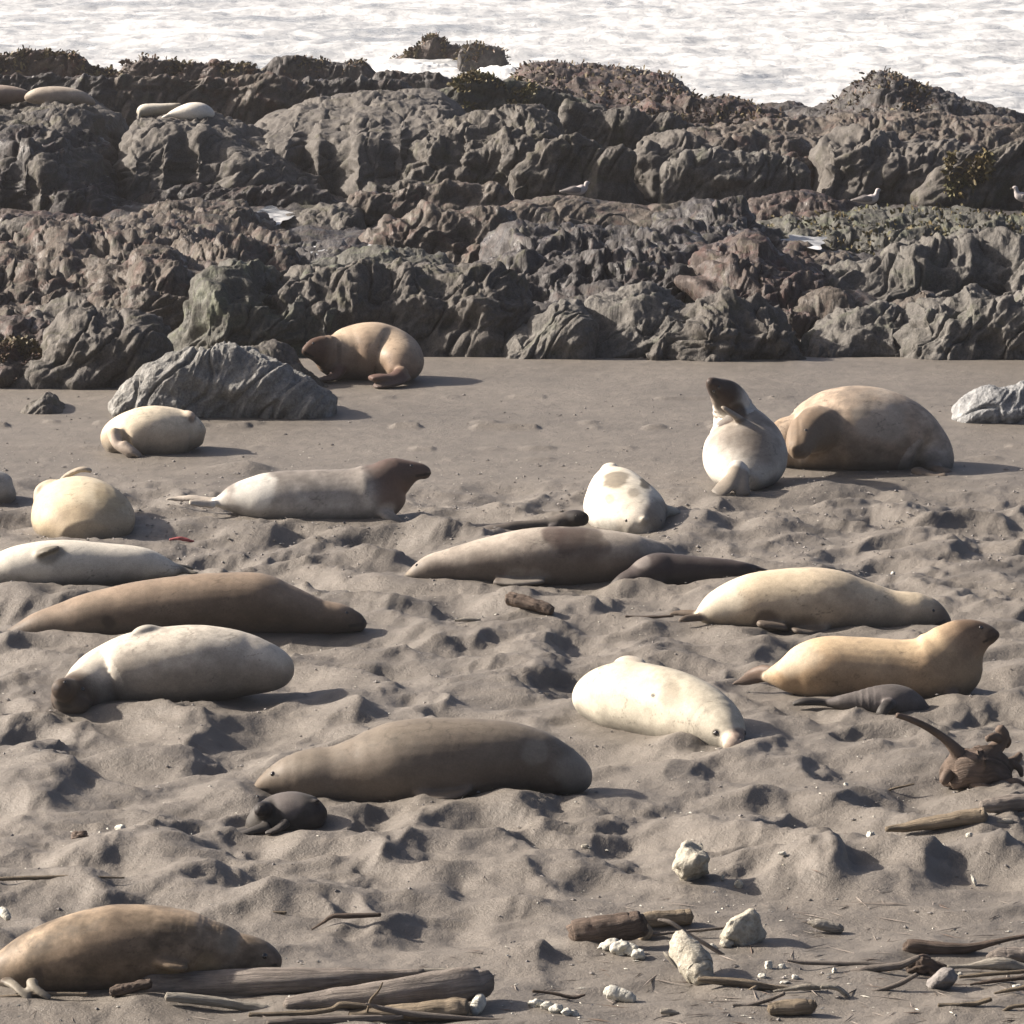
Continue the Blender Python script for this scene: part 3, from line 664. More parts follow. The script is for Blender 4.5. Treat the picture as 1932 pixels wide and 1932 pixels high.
    rel_ = W - np.array([0, 0, H]); zc = rel_[:, 1] * CT - rel_[:, 2] * ST; yc = rel_[:, 1] * ST + rel_[:, 2] * CT
    us, vs = 966 + F * rel_[:, 0] / zc, 966 - F * yc / zc
    facing = (NN * rel_).sum(1) < 0
    for (u, v, r, c, st_) in patches:
        stn = st_ if not isinstance(st_, tuple) else st_[0]
        dd = np.sqrt((us - u) ** 2 + (vs - v) ** 2) / r
        q = (1 - sstep(.65, 1.2, dd + nf * .9)) * stn * facing
        col = col + (np.array(c) - col) * q[:, None]
    if limbs and 'limb' in coat:
        dl = np.full(nv, 9.0)
        for L in limbs[:coat.get('nl', 9)]:
            for p in L[1:]:
                c = at(p[0], p[1], Y + p[2]); dl = np.minimum(dl, np.sqrt(((W - c) ** 2).sum(1)) / (max(p[3], p[4]) / k + .03))
        inside = ((W - sp[idx]) ** 2).sum(1) ** .5 / np.maximum(ra[idx], rb[idx])
        q = (1 - sstep(.9, 1.5, dl)) * sstep(.75, 1.15, inside)
        col = col + (np.array(coat['limb']) - col) * q[:, None]
    # dried sand thrown over the back, scratches and scars
    sp_ = fbm(W[:, 0] * 9, W[:, 1] * 9, W[:, 2] * 9, 3, 431, .7) + .6 * fbm(W[:, 0] * 2, W[:, 1] * 2, W[:, 2] * 2, 2, 432)
    q = sstep(.12, .30, sp_) * sstep(.2, .8, NN[:, 2]) * coat.get('dust', .22)
    col = col + (np.array([.155, .143, .13]) - col) * q[:, None]
    sc = np.abs(fbm(W[:, 0] * 3 + s * 2, W[:, 1] * 3, W[:, 2] * 9, 2, 441)); sm = sstep(.15, .3, noise3(W[:, 0] * 2.4, W[:, 1] * 2.4, W[:, 2] * 2.4, 442))
    col = col * (1 - .28 * ((1 - sstep(.006, .022, sc)) * sm))[:, None]
    # sand stuck low on the body, band raised to paint in shaded undersides
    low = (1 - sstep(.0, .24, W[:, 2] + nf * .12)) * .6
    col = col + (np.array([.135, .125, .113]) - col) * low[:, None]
    lum = col.mean(1); col = col * (.60 + .36 * sstep(.16, .5, lum))[:, None]
    col = np.clip(col, .01, .9)
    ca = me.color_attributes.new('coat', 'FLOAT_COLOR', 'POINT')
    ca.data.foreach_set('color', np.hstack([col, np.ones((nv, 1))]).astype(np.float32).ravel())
    me.polygons.foreach_set('use_smooth', np.full(len(me.polygons), True))
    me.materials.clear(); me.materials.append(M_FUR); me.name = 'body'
    root = bpy.data.objects.new(name, None); COL.objects.link(root)
    root.location = Vector([float(c) for c in base]); root.empty_display_size = .2
    b = bpy.data.objects.new('body', me); COL.objects.link(b); b.parent = root
    tag(root, label, cat, group)
    if eyes is not None:
        # eyes: (spine parameter, angle from the upward side in degrees, roll of the head, radius)
        t, ang, rl, er = eyes
        i = int(t * (len(sp) - 1))
        for sg in (-1, 1):
            a = math.radians(90 + sg * ang + rl)
            p = sp[i] + S[i] * math.cos(a) * ra[i] * .93 + U[i] * math.sin(a) * rb[i] * .93
            blob('eye', p - base, er, M_EYE, b, 2)
        if nose:
            for sg in (-1, 1):
                a = math.radians(90 + sg * 35 + rl)
                j = len(sp) - 3
                p = sp[j] + S[j] * math.cos(a) * ra[j] * .95 + U[j] * math.sin(a) * rb[j] * .95
                blob('nostril', p - base, er * .4, M_NAIL, b, 1)
    for (u, v, er) in eye_at:
        d = (us - u) ** 2 + (vs - v) ** 2 + (~facing) * 1e6
        j = int(d.argmin()); p = W2[j] - NN[j] * er * .45
        blob('eye', p, er, M_EYE, b, 2)
        i = idx[j]; q = p + base - sp[i]; q = q - 2 * np.dot(q, S[i]) * S[i] + sp[i] - base
        blob('eye', q, er, M_EYE, b, 2)
    return root
def blob(name, c, r, m, parent, sub=2):
    bm = bmesh.new(); bmesh.ops.create_icosphere(bm, subdivisions=sub, radius=r)
    me = bpy.data.meshes.new(name); bm.to_mesh(me); bm.free()
    me.polygons.foreach_set('use_smooth', np.full(len(me.polygons), True))
    me.materials.append(m)
    o = bpy.data.objects.new(name, me); COL.objects.link(o); o.parent = parent; o.location = Vector([float(x) for x in c])
    return o
def fan(u, v, dy, du, dv, ddy, w, th, spread=1.0, digits=4, curl=0.0):
    """hind flipper: digits spreading from one root; returns limb specs"""
    out = []
    for i in range(digits):
        q = (i / (digits - 1) - .5) * 2 * spread
        L = []
        for t, ww in ((0, .34), (.35, .34), (.7, .30), (1.0, .16)):
            L.append((u + du * t - dv * q * .35 * t ** .8 * (1 if abs(du) < abs(dv) else .6), v + dv * t + (du * q * .22 * t ** .8) + curl * t * t, dy + ddy * t + q * .05 * t, w * ww * 1.5, th))
        out.append(L)
    return out
CREAM = (.50, .46, .38); GREYC = (.40, .37, .33); TAN = (.36, .28, .20); BROWN = (.24, .185, .14); DGREY = (.20, .175, .155); PUP = (.045, .038, .038); WHITE = (.62, .59, .52)
def line(u0, v0, u1, v1, r, c=(.03,.025,.022), st=.85, n=8):
    return [(u0 + (u1 - u0) * i / n, v0 + (v1 - v0) * i / n, r, c, st) for i in range(n + 1)]
G_SAND = 'elephant seals lying on the sand'; G_PUP = 'dark newborn pups beside their mothers'; G_REEF = 'seals hauled out on the reef'

seal('mottled brown seal at the bottom left corner lying head right behind the driftwood', 1860,
     [(-14,1822,1868),(4,1796,1874),(40,1770,1884),(107,1736,1884),(187,1711,1876),(253,1705,1870),(333,1713,1864),(400,1737,1858),(440,1756,1852),(468,1763,1848),(495,1775,1845),(516,1794,1843),(525,1812,1838)],
     dict(body=(.23,.17,.115), back=(.30,.23,.16), head=(.26,.19,.135), blot=.5, tail=(.40,.36,.28), limb=(.36,.32,.25), nl=2),
     [[(10,1850,-.3,16,9),(28,1860,-.42,12,7),(42,1872,-.5,12,6),(58,1886,-.55,11,5)], [(60,1850,-.42,14,10),(64,1862,-.5,11,8),(80,1874,-.55,11,6),(96,1884,-.58,9,4)],
      [(295,1812,-.30,14,12),(322,1822,-.36,20,10),(352,1826,-.36,18,8)]],
     None, eye_at=[(499,1803,.026)], vox=.013, group=G_SAND, patches=line(520,1822,498,1830,3.6) + line(380,1795,330,1850,5,(.10,.07,.05),.5) + line(70,1830,80,1870,12,(.12,.09,.07),.5) + [(380,1840,45,(.36,.27,.15),.5),(320,1845,30,(.34,.26,.14),.5),(430,1780,24,(.40,.34,.26),.5),(490,1832,22,(.38,.31,.2),.5),(210,1760,60,(.19,.14,.10),.4)], folds=[(.62,.09,.006,22)])
seal('large dark grey brown seal in the centre foreground with a pup at its chin', 1508,
     [(1092,1452,1494,.25),(1082,1425,1500,.15),(1045,1396,1500),(1000,1372,1496),(944,1358,1504),(844,1353,1528),(761,1358,1534),(711,1374,1532),(677,1390,1529),(633,1406,1526),(593,1410,1520),(555,1422,1514),(525,1440,1508),(500,1461,1504),(484,1478,1502),(474,1486,1497)],
     dict(body=(.205,.165,.13), back=(.26,.22,.175), head=(.21,.155,.105), tail=(.36,.33,.28), blot=.10),
     [[(790,1494,-.36,22,14),(825,1503,-.42,34,11),(862,1498,-.42,28,9),(888,1487,-.38,14,6)]],
     None, eye_at=[(513,1460,.026)], vox=.015, group=G_SAND, patches=line(477,1487,506,1491,3.4) + [(476,1487,4,(.04,.03,.03),.8)] + line(513,1460,525,1463,3,(.08,.06,.05),.5) + [(1010,1420,26,(.42,.39,.33),.35),(1085,1460,50,(.40,.37,.32),.5)])
seal('grey seal on its side at left with a flipper on top and face forward', 1322,
     [(530,1250,1282,.3),(524,1230,1294,.2),(500,1210,1308),(460,1193,1316),(420,1183,1322),(367,1178,1330),(300,1184,1336),(250,1194,1338),(205,1216,1340),(180,1236,1346,-.12,1.1),(160,1258,1353,-.3,1.0),(142,1273,1357,-.5,.95),(126,1282,1354,-.62,.95),(112,1292,1346,-.7,.9)],
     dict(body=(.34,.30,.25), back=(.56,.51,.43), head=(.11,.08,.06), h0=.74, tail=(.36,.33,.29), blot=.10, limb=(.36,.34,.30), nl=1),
     [[(250,1205,-.1,10,10),(262,1190,-.05,15,7),(282,1184,-.02,15,6),(302,1187,0,8,5)], [(134,1306,-.55,24,24),(122,1302,-.75,24,24),(114,1300,-.88,19,19)], [(150,1318,-.5,28,24),(146,1332,-.75,24,18)]],
     None, eye_at=[(158,1300,.026),(122,1288,.018)], vox=.016, group=G_SAND, patches=line(106,1326,132,1334,4) + [(106,1298,5,(.03,.02,.02),.7)])
seal('very long dark brown seal stretched out head right at the left', 1196,
     [(-8,1198,1212),(25,1182,1212),(73,1154,1214),(120,1136,1217),(167,1119,1220),(267,1096,1214),(340,1086,1208),(400,1081,1204),(483,1080,1200),(533,1099,1199),(570,1116,1198),(605,1131,1197),(640,1138,1196),(664,1150,1195),(682,1160,1192),(690,1168,1184)],
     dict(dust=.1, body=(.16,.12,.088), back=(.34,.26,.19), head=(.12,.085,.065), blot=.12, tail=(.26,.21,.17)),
     [[(0,1196,0,10,8),(-25,1200,-.1,20,5),(-50,1203,-.2,14,4)], [(-5,1200,.1,10,7),(-25,1192,.25,18,5),(-50,1190,.35,12,4)], [(355,1194,-.42,12,10),(325,1200,-.48,20,6),(300,1202,-.48,12,4)]],
     None, eye_at=[(655,1156,.020)], vox=.016, group=G_SAND, patches=line(684,1178,660,1181,3.2) + [(688,1171,4,(.03,.02,.02),.8)] + [(205,1176,14,(.04,.03,.025),.7)])
seal('cream seal with a small flipper on its flank cut off by the left edge', 1103,
     [(345,1068,1084,.1),(322,1058,1090),(283,1037,1096),(250,1029,1102),(183,1023,1108),(133,1018,1113),(83,1020,1119),(33,1030,1122),(0,1044,1122),(-40,1062,1122),(-75,1076,1120),(-105,1084,1116),(-130,1096,1112)],
     dict(dust=.1, body=(.46,.43,.37), back=(.60,.56,.48), head=(.3,.26,.2), blot=.06, tail=(.3,.27,.22), limb=(.22,.2,.16)),
     [[(70,1046,-.2,12,8),(90,1038,-.28,18,6),(112,1032,-.26,10,4)], [(335,1072,.1,10,8),(352,1078,.05,14,5),(374,1082,0,9,3)], [(330,1070,.2,8,8),(348,1070,.3,12,5),(366,1074,.35,8,3)]],
     None, vox=.018, group=G_SAND)
seal('cream tan seal seen from behind with one hind flipper raised at the left', 1000,
     [(128,915,955,1.0,1.3),(136,900,990,.8,1.35),(144,896,1018,.5,1.35),(152,902,1034,.1,1.42),(158,918,1044,-.3,1.55),(162,945,1050,-.6,1.6),(164,980,1052,-.85,1.4)],
     dict(dust=.05, body=(.46,.37,.25), back=(.58,.50,.36), head=(.46,.37,.25), blot=.08, limb=(.42,.36,.28)),
     [[(112,920,.9,14,10),(122,902,.95,8,7),(140,890,.95,11,6),(158,885,.95,13,6),(173,889,.95,9,5)], [(78,950,.5,16,16),(74,925,.6,12,10),(92,912,.6,14,8),(108,910,.6,8,6)]],
     None, folds=(), vox=.018, group=G_SAND, patches=[(215,935,40,(.34,.24,.10),(.35,.5))])
seal('pale seal mostly cut off at the left edge behind the cream tan one', 950,
     [(-130,905,960),(-95,888,965),(-60,880,968),(-25,882,968),(0,890,966),(16,905,962),(26,920,950)],
     dict(body=(.40,.38,.34), blot=.06), [], None, vox=.022, group=G_SAND)
seal('round cream seal curled up on the upper left sand below the pale boulder', 852,
     [(212,815,868,-.1,1.3),(230,786,872,0,1.3),(262,770,876,.05,1.25),(295,765,876,.1,1.2),(328,769,872,.15,1.2),(352,778,866,.2,1.2),(368,795,860,.2,1.2),(376,815,852,.2)],
     dict(body=(.46,.38,.28), back=(.62,.54,.41), blot=.07, limb=(.45,.37,.30)),
     [[(215,815,-.3,15,15),(222,838,-.45,13,10),(238,852,-.55,12,7),(250,864,-.6,10,5)], [(232,838,-.5,12,10),(250,850,-.6,12,6),(266,862,-.65,9,4)], [(345,785,.1,10,12),(358,783,0,10,9),(364,788,-.05,7,8)]],
     None, folds=(), vox=.02, group=G_SAND, patches=[(362,790,9,(.12,.09,.08),(.9,-.1))])
seal('dark headed seal with raised head facing right and a white lit rump', 978,
     [(404,940,954,0),(420,930,962),(440,914,970),(465,902,980),(490,894,990),(533,888,996),(590,886,998),(640,885,996),(675,882,994),(702,874,990,0),(722,866,975,0,1.0),(742,861,945,0,.9),(760,862,928,0,.88),(778,868,912,0,.88),(793,873,905,0,.9),(803,878,905,0,.9),(811,883,902,0,.9)],
     dict(body=(.40,.375,.34), back=(.30,.27,.24), head=(.15,.105,.09), h0=.55, tail=(.60,.58,.53), blot=.16, limb=(.45,.40,.34)),
     [[(412,948,.05,11,8,45),(385,944,.1,10,5,50),(360,940,.15,9,5,50),(335,941,.2,7,4,50),(312,942,.2,4,3,50)], [(405,952,-.1,10,7,40),(380,950,-.15,11,5,40),(356,948,-.2,8,4,40)], [(715,960,-.25,16,14),(735,975,-.35,18,9),(752,988,-.45,18,5)]],
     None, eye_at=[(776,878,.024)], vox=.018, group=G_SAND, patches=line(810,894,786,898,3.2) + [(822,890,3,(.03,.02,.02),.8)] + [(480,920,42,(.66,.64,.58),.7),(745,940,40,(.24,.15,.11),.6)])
seal('light brown seal by the rocks facing left with hind flippers folded in front', 716,
     [(752,690,726,-.6,1.1),(757,655,724,-.4,1.15),(750,632,722,-.1,1.15),(735,617,722,.1,1.15),(710,608,722,.15,1.15),(685,609,722,.15,1.15),(660,616,720,.1,1.05),(640,626,716,0,.95),(625,630,708,-.1,.9),(612,632,694,-.2,.8),(596,636,684,-.3,.8),(582,646,678,-.38,.8),(571,657,672,-.42,.8)],
     dict(dust=.1, body=(.31,.225,.16), back=(.46,.36,.26), head=(.15,.09,.065), h0=.70, blot=.08, limb=(.17,.10,.08), tail=(.30,.21,.15)),
     [[(760,700,-.7,14,12),(740,712,-.9,16,8),(715,712,-1.0,20,7),(698,714,-1.05,16,6)], [(765,712,-.7,14,10),(745,722,-.95,18,7),(722,726,-1.05,20,6),(706,730,-1.1,14,4)], [(640,690,-.2,16,14),(636,705,-.35,15,11),(620,714,-.45,20,5),(600,716,-.5,16,3)]],
     None, eye_at=[(592,648,.024)], vox=.018, group=G_SAND, patches=line(574,665,590,673,3) + [(570,660,3,(.03,.02,.02),.8)] + line(640,650,640,700,5,(.12,.08,.06),.4), folds=[(.74,.05,.012,60)])
seal('cream bellied seal rearing its dark head straight up beside the huge bull', 918,
     [(0,1403,912,-.55,34,20),(0,1405,892,-.3,62,42),(0,1406,868,.05,80,64),(0,1404,838,.4,76,62),(0,1396,810,.6,60,52),(0,1388,788,.7,46,42),(0,1382,770,.68,38,35),(0,1377,755,.58,34,33),(0,1366,742,.42,29,27),(0,1353,732,.27,20,20),(0,1344,724,.17,14,14),(0,1339,719,.1,8,9)],
     dict(dust=.1, body=(.56,.53,.47), back=(.27,.23,.19), head=(.09,.065,.055), h0=.60, blot=.08, limb=(.36,.31,.25)),
     [[(1392,880,-.6,18,16),(1384,900,-.85,16,12),(1366,920,-1.0,20,7),(1348,934,-1.05,16,4)], [(1398,885,-.6,16,14),(1400,905,-.85,14,11),(1400,925,-1.0,16,8),(1402,936,-1.05,16,4)], [(1405,800,.1,12,10),(1388,786,.05,13,7),(1372,774,.0,11,5),(1361,767,0,7,4)]],
     None, eye_at=[(1348,738,.024)], vox=.018, group=G_SAND, patches=line(1343,738,1354,750,3) + [(1337,722,3,(.02,.02,.02),.8)] + line(1344,775,1352,778,2,(.2,.15,.12),.6)+ line(1344,783,1354,788,2,(.2,.15,.12),.6) + [(1392,780,16,(.10,.07,.055),(.9,.0)),(1368,770,8,(.10,.07,.055),(.9,.0)),(1335,760,14,(.42,.36,.30),(.7,.45)),(1455,890,44,(.33,.29,.24),(.5,-.1))], folds=[(.56,.05,.014,75)])
seal('huge brown grey bull with scarred back bowed down behind the rearing seal', 880,
     [(1768,860,900,-.25,1.3),(1762,826,904,-.1,1.2),(1745,795,906,0,1.15),(1715,762,908,.05,1.1),(1671,737,908,.1,1.1),(1621,727,908,.1,1.1),(1575,733,904,.1,1.1),(1535,754,898,.05,1.1),(1505,774,890,.05,1.1),(1485,782,880,.05,1.1),(1468,784,868,.1,1.1),(1455,790,850,.15),(1448,798,835,.15)],
     dict(body=(.31,.24,.18), back=(.44,.35,.265), head=(.36,.26,.17), h0=.75, blot=.22, limb=(.29,.215,.15), tail=(.40,.35,.30)),
     [[(1548,808,-.30,52,46),(1528,818,-.58,42,40),(1514,832,-.80,32,30),(1510,848,-.98,25,22),(1514,862,-1.05,18,12)], [(1730,890,-.5,16,12),(1745,896,-.75,20,9),(1765,902,-.85,18,7),(1785,898,-.85,14,8)], [(1755,880,-.2,14,10),(1772,888,-.45,14,9),(1786,896,-.55,16,12),(1792,905,-.6,12,8)]],
     None, eye_at=[(1522,812,.024)], vox=.022, group=G_SAND, patches=[(1660,790,55,(.47,.43,.37),(.5,-.5)),(1620,752,34,(.24,.21,.18),(.4,-.4)),(1785,896,22,(.58,.50,.43),(.9,-.7)),(1513,858,14,(.50,.42,.37),(.85,-1.0)),(1535,850,13,(.05,.035,.03),(.85,0)),(1528,834,11,(.07,.05,.04),(.7,0)),(1500,822,16,(.16,.10,.07),(.6,0)),(1530,800,30,(.28,.20,.13),.4)], folds=[(.70,.07,.010,40)])
seal('white seal with dark blotches facing the camera behind the seal with a dark back patch', 992,
     [(1148,882,905,1.3,1.2),(1156,878,925,1.1,1.5),(1163,880,955,.8,1.4),(1170,890,990,.45,1.35),(1178,904,1012,.1,1.45),(1188,922,1024,-.25,1.45),(1208,950,1030,-.6,1.2),(1214,975,1032,-.75,1.1)],
     dict(dust=.15, body=(.66,.63,.56), back=(.60,.55,.45), head=(.55,.50,.42), blot=.14, limb=(.5,.46,.38)),
     [[(1150,890,1.1,10,8),(1142,880,1.0,13,5),(1154,876,.95,15,4),(1162,879,.95,9,4)], [(1235,975,.1,20,14),(1262,965,.05,14,12),(1282,972,.1,10,9)], [(1200,1000,-.7,10,8),(1208,990,-.8,8,7),(1216,976,-.85,5,5)]],
     (.93, 60, 0, .022), folds=(), vox=.018, group=G_SAND, patches=[(1165,908,24,(.25,.21,.15),.8),(1217,912,13,(.10,.08,.05),.95),(1150,940,10,(.35,.3,.22),.6),(1275,968,20,(.06,.05,.05),(.95,.05)),(1195,930,14,(.30,.26,.2),.6),(1243,975,34,(.24,.2,.16),.75)])  # dark patch on the right flank paints in its shaded side
seal('slim mottled black and grey pup lying against the white seal', 1008,
     [(884,1012,1030),(898,1000,1030),(920,991,1028),(945,987,1022),(970,983,1008),(1000,981,1002),(1030,978,1000),(1055,970,998),(1075,963,995),(1092,962,994,-.05),(1106,970,992,-.1)],
     dict(body=(.10,.085,.075), back=(.17,.145,.125), head=(.035,.03,.03), h0=.70, tail=(.30,.26,.22), blot=.35, limb=(.06,.05,.05)),
     [[(1060,986,0,8,7),(1040,996,-.15,9,5),(1022,1004,-.2,7,3)]], (.92, 60, 0, .014), vox=.013, group=G_PUP, name='seal_pup', cat='seal pup')
seal('brown grey seal asleep head left with a dark patch on its back', 1096,
     [(1262,1040,1078,.35),(1240,1022,1092,.15),(1205,1010,1102,.05),(1177,1004,1106),(1111,996,1112),(1044,993,1116),(977,1000,1115),(911,1016,1110),(870,1028,1107),(844,1036,1105),(815,1045,1103),(795,1058,1102),(780,1070,1102),(768,1079,1098),(762,1084,1094)],
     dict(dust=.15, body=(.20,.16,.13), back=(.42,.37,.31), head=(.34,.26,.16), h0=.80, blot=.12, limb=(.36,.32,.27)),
     [[(935,1098,-.36,16,9),(975,1100,-.44,20,6),(1010,1098,-.44,16,5),(1028,1096,-.42,9,4)]],
     None, eye_at=[(786,1066,.022)], vox=.016, group=G_SAND, patches=line(768,1088,790,1092,3) + [(764,1086,3,(.04,.03,.02),.8)] + [(1075,1018,30,(.13,.095,.08),(.85,-.2)),(1045,1010,24,(.14,.10,.085),(.8,-.1)),(1110,1025,34,(.15,.115,.095),(.7,-.25)),(1142,1034,16,(.17,.13,.11),(.6,-.3))])
seal('smooth black pup lying head down left in front of the patched seal', 1106,
     [(1428,1066,1078,.15),(1405,1060,1090),(1370,1054,1099),(1321,1050,1105),(1288,1046,1109),(1258,1043,1112),(1238,1043,1114,-.05),(1218,1052,1115,-.1),(1198,1068,1116,-.15),(1175,1082,1117,-.2),(1156,1098,1117,-.22),(1147,1106,1115,-.24)],
     dict(body=(.06,.048,.048), back=(.10,.08,.076), head=(.05,.042,.042), blot=.1, limb=(.05,.04,.04)),
     [[(1420,1070,.1,6,5),(1438,1074,.1,10,3),(1452,1078,.1,7,2)], [(1250,1095,-.2,10,8),(1230,1106,-.32,12,5),(1212,1113,-.36,9,3)]],
     (.93, 60, 0, .016), vox=.014, group=G_PUP, name='seal_pup', cat='seal pup', patches=[(1212,1060,17,(.36,.32,.29),(.6,-.05))])
seal('golden cream seal lying head right just behind the tan one', 1184,
     [(1318,1152,1170,.1),(1330,1136,1178,.05),(1355,1112,1186),(1395,1090,1194),(1440,1077,1200),(1521,1070,1206),(1571,1074,1205),(1621,1092,1203),(1671,1110,1201),(1700,1115,1199),(1728,1117,1198),(1750,1126,1197),(1768,1140,1196),(1782,1154,1192),(1792,1166,1186)],
     dict(dust=.15, body=(.42,.34,.245), back=(.56,.47,.34), head=(.22,.16,.12), h0=.74, tail=(.60,.54,.42), blot=.10, limb=(.20,.15,.11)),
     [[(1325,1160,.1,9,7,50),(1300,1156,.15,9,4,50),(1278,1157,.2,8,4,50),(1262,1159,.2,5,3,50)], [(1325,1165,-.1,9,7,40),(1306,1166,-.15,11,5,40),(1290,1168,-.2,9,4,40),(1278,1170,-.2,4,3,40)], [(1560,1188,-.35,14,10),(1520,1194,-.46,22,8),(1495,1188,-.5,18,6)], [(1480,1184,-.42,20,8),(1450,1180,-.48,20,8),(1430,1176,-.5,12,7)]],
     None, eye_at=[(1762,1152,.020)], vox=.016, group=G_SAND, patches=line(1782,1172,1766,1180,3) + [(1445,1180,26,(.10,.07,.055),(.8,-.5)),(1360,1120,46,(.62,.58,.48),(.5,-.2))])
seal('tan seal holding its head up to the right behind a grey pup', 1316,
     [(1448,1266,1288,.1),(1460,1256,1294,.05),(1485,1237,1308),(1515,1214,1320),(1555,1200,1328),(1600,1200,1332),(1650,1203,1336),(1700,1206,1338),(1738,1203,1340),(1765,1192,1338,0,1.0),(1788,1176,1322,0,.85),(1806,1165,1294,0,.75),(1822,1161,1268,0,.7),(1840,1164,1244,0,.72),(1858,1172,1226,0,.75),(1874,1182,1214,0,.8),(1885,1189,1203,0,.8)],
     dict(dust=.15, body=(.40,.28,.17), back=(.55,.42,.27), head=(.34,.235,.155), h0=.66, tail=(.50,.41,.29), blot=.10, limb=(.20,.14,.105)),
     [[(1466,1272,.1,11,9,60),(1440,1276,.12,14,6,60),(1412,1282,.12,13,5,60),(1392,1288,.12,8,4,60),(1380,1291,.12,3,3,60)], [(1465,1266,.2,9,7,55),(1440,1262,.3,11,4,55),(1418,1268,.4,10,4,55),(1402,1275,.42,5,3,55)], [(1790,1300,-.25,18,16),(1800,1320,-.35,15,10),(1825,1327,-.4,17,5),(1852,1327,-.4,8,4)]],
     None, eye_at=[(1852,1184,.024)], vox=.015, group=G_SAND, patches=line(1880,1200,1856,1211,3.2) + [(1884,1195,4,(.03,.02,.02),.8)] + [(1872,1200,16,(.11,.075,.055),(.8,-.1)),(1835,1175,26,(.20,.14,.10),(.6,-.1)),(1838,1270,40,(.46,.34,.21),(.4,-.3)),(1500,1235,44,(.54,.47,.36),(.5,-.2))])
seal('wrinkled grey pup with a black tail in front of the tan seal', 1346,
     [(1560,1318,1334,.05),(1590,1310,1340),(1621,1302,1348),(1650,1294,1354),(1680,1290,1360),(1705,1295,1362),(1725,1308,1362),(1742,1324,1360),(1754,1336,1356)],
     dict(body=(.15,.13,.125), back=(.18,.16,.15), head=(.07,.06,.06), h0=.72, blot=.3, limb=(.04,.035,.035), tail=(.12,.1,.1)),
     [[(1565,1326,.05,8,7),(1540,1324,.05,11,8),(1515,1324,.05,13,8),(1495,1329,.05,8,4)], [(1680,1325,-.2,14,12),(1668,1338,-.32,13,10),(1660,1350,-.36,11,7)]],
     (.90, 60, 0, .016), vox=.012, group=G_PUP, name='seal_pup', cat='seal pup', patches=[(1660,1335,16,(.34,.30,.29),(.6,-.35))], folds=[(.3,.10,.0025,95)])
seal('almost white seal on its side with its face turned to the camera', 1372,
     [(1112,1300,1352,.6,1.1),(1122,1272,1364,.5,1.1),(1145,1254,1374,.35,1.05),(1180,1247,1388,.1,1.05),(1220,1252,1400,-.1,1.05),(1260,1261,1412,-.3,1.0),(1295,1276,1420,-.5,1.0),(1325,1294,1426,-.7,1.0),(1350,1316,1430,-.9,1.0),(1368,1342,1430,-1.08,.95),(1378,1366,1428,-1.2,.9),(1381,1386,1426,-1.28,.85)],
     dict(dust=.15, body=(.50,.465,.38), back=(.50,.455,.36), head=(.52,.48,.40), h0=.85, tail=(.58,.56,.44), blot=.10, limb=(.52,.46,.38), nl=1),
     [[(1165,1252,.35,12,9),(1178,1243,.3,16,6),(1198,1245,.25,17,6),(1216,1251,.2,9,5)], [(1104,1310,.55,16,26),(1102,1340,.5,13,16),(1110,1360,.45,10,8)], [(1382,1392,-1.2,20,18),(1384,1402,-1.36,21,16),(1376,1414,-1.42,18,12)], [(1352,1380,-1.1,16,16),(1351,1383,-1.18,13,12)]],
     None, eye_at=[(1351,1382,.028)], vox=.015, group=G_SAND, patches=[(1351,1383,8,(.03,.025,.02),(1.0,-1.0)),(1385,1402,26,(.45,.34,.27),(.8,-1.0)),(1395,1385,12,(.28,.2,.16),(.7,-1.0)),(1262,1312,26,(.32,.28,.21),(.6,-.5)),(1215,1300,40,(.60,.57,.48),(.5,0)),(1290,1390,50,(.36,.32,.26),(.45,0)),(1232,1312,4,(.1,.09,.07),(.9,-.5)),(1320,1345,50,(.46,.42,.34),(.4,-.6))])
seal('small black pup curled by the chin of the large foreground seal', 1566,
     [(450,1570,1586,-.05),(470,1556,1590),(487,1530,1590),(505,1510,1588),(530,1496,1586,.02),(555,1493,1584),(578,1499,1580,-.03),(594,1514,1577,-.06),(603,1532,1574,-.08)],
     dict(body=(.035,.030,.028), back=(.10,.09,.08), head=(.05,.04,.04), blot=.35, limb=(.035,.03,.03)),
     [[(470,1568,-.2,12,8),(445,1572,-.25,16,6),(420,1578,-.3,10,4)], [(505,1560,-.25,18,12),(470,1570,-.32,12,7),(438,1580,-.36,8,4)], [(590,1515,-.1,7,6),(598,1510,-.1,7,4),(604,1511,-.1,4,3)], [(500,1530,-.1,20,20),(494,1528,-.22,16,16),(489,1533,-.3,10,9)], [(540,1552,-.3,14,10),(520,1566,-.38,14,6),(500,1572,-.4,9,4)]],
     None, eye_at=[(492,1522,.012)], vox=.012, group=G_PUP, name='seal_pup', cat='seal pup', patches=[(548,1508,30,(.24,.21,.20),(.6,-.1)),(545,1532,16,(.20,.175,.165),(.5,-.3))])
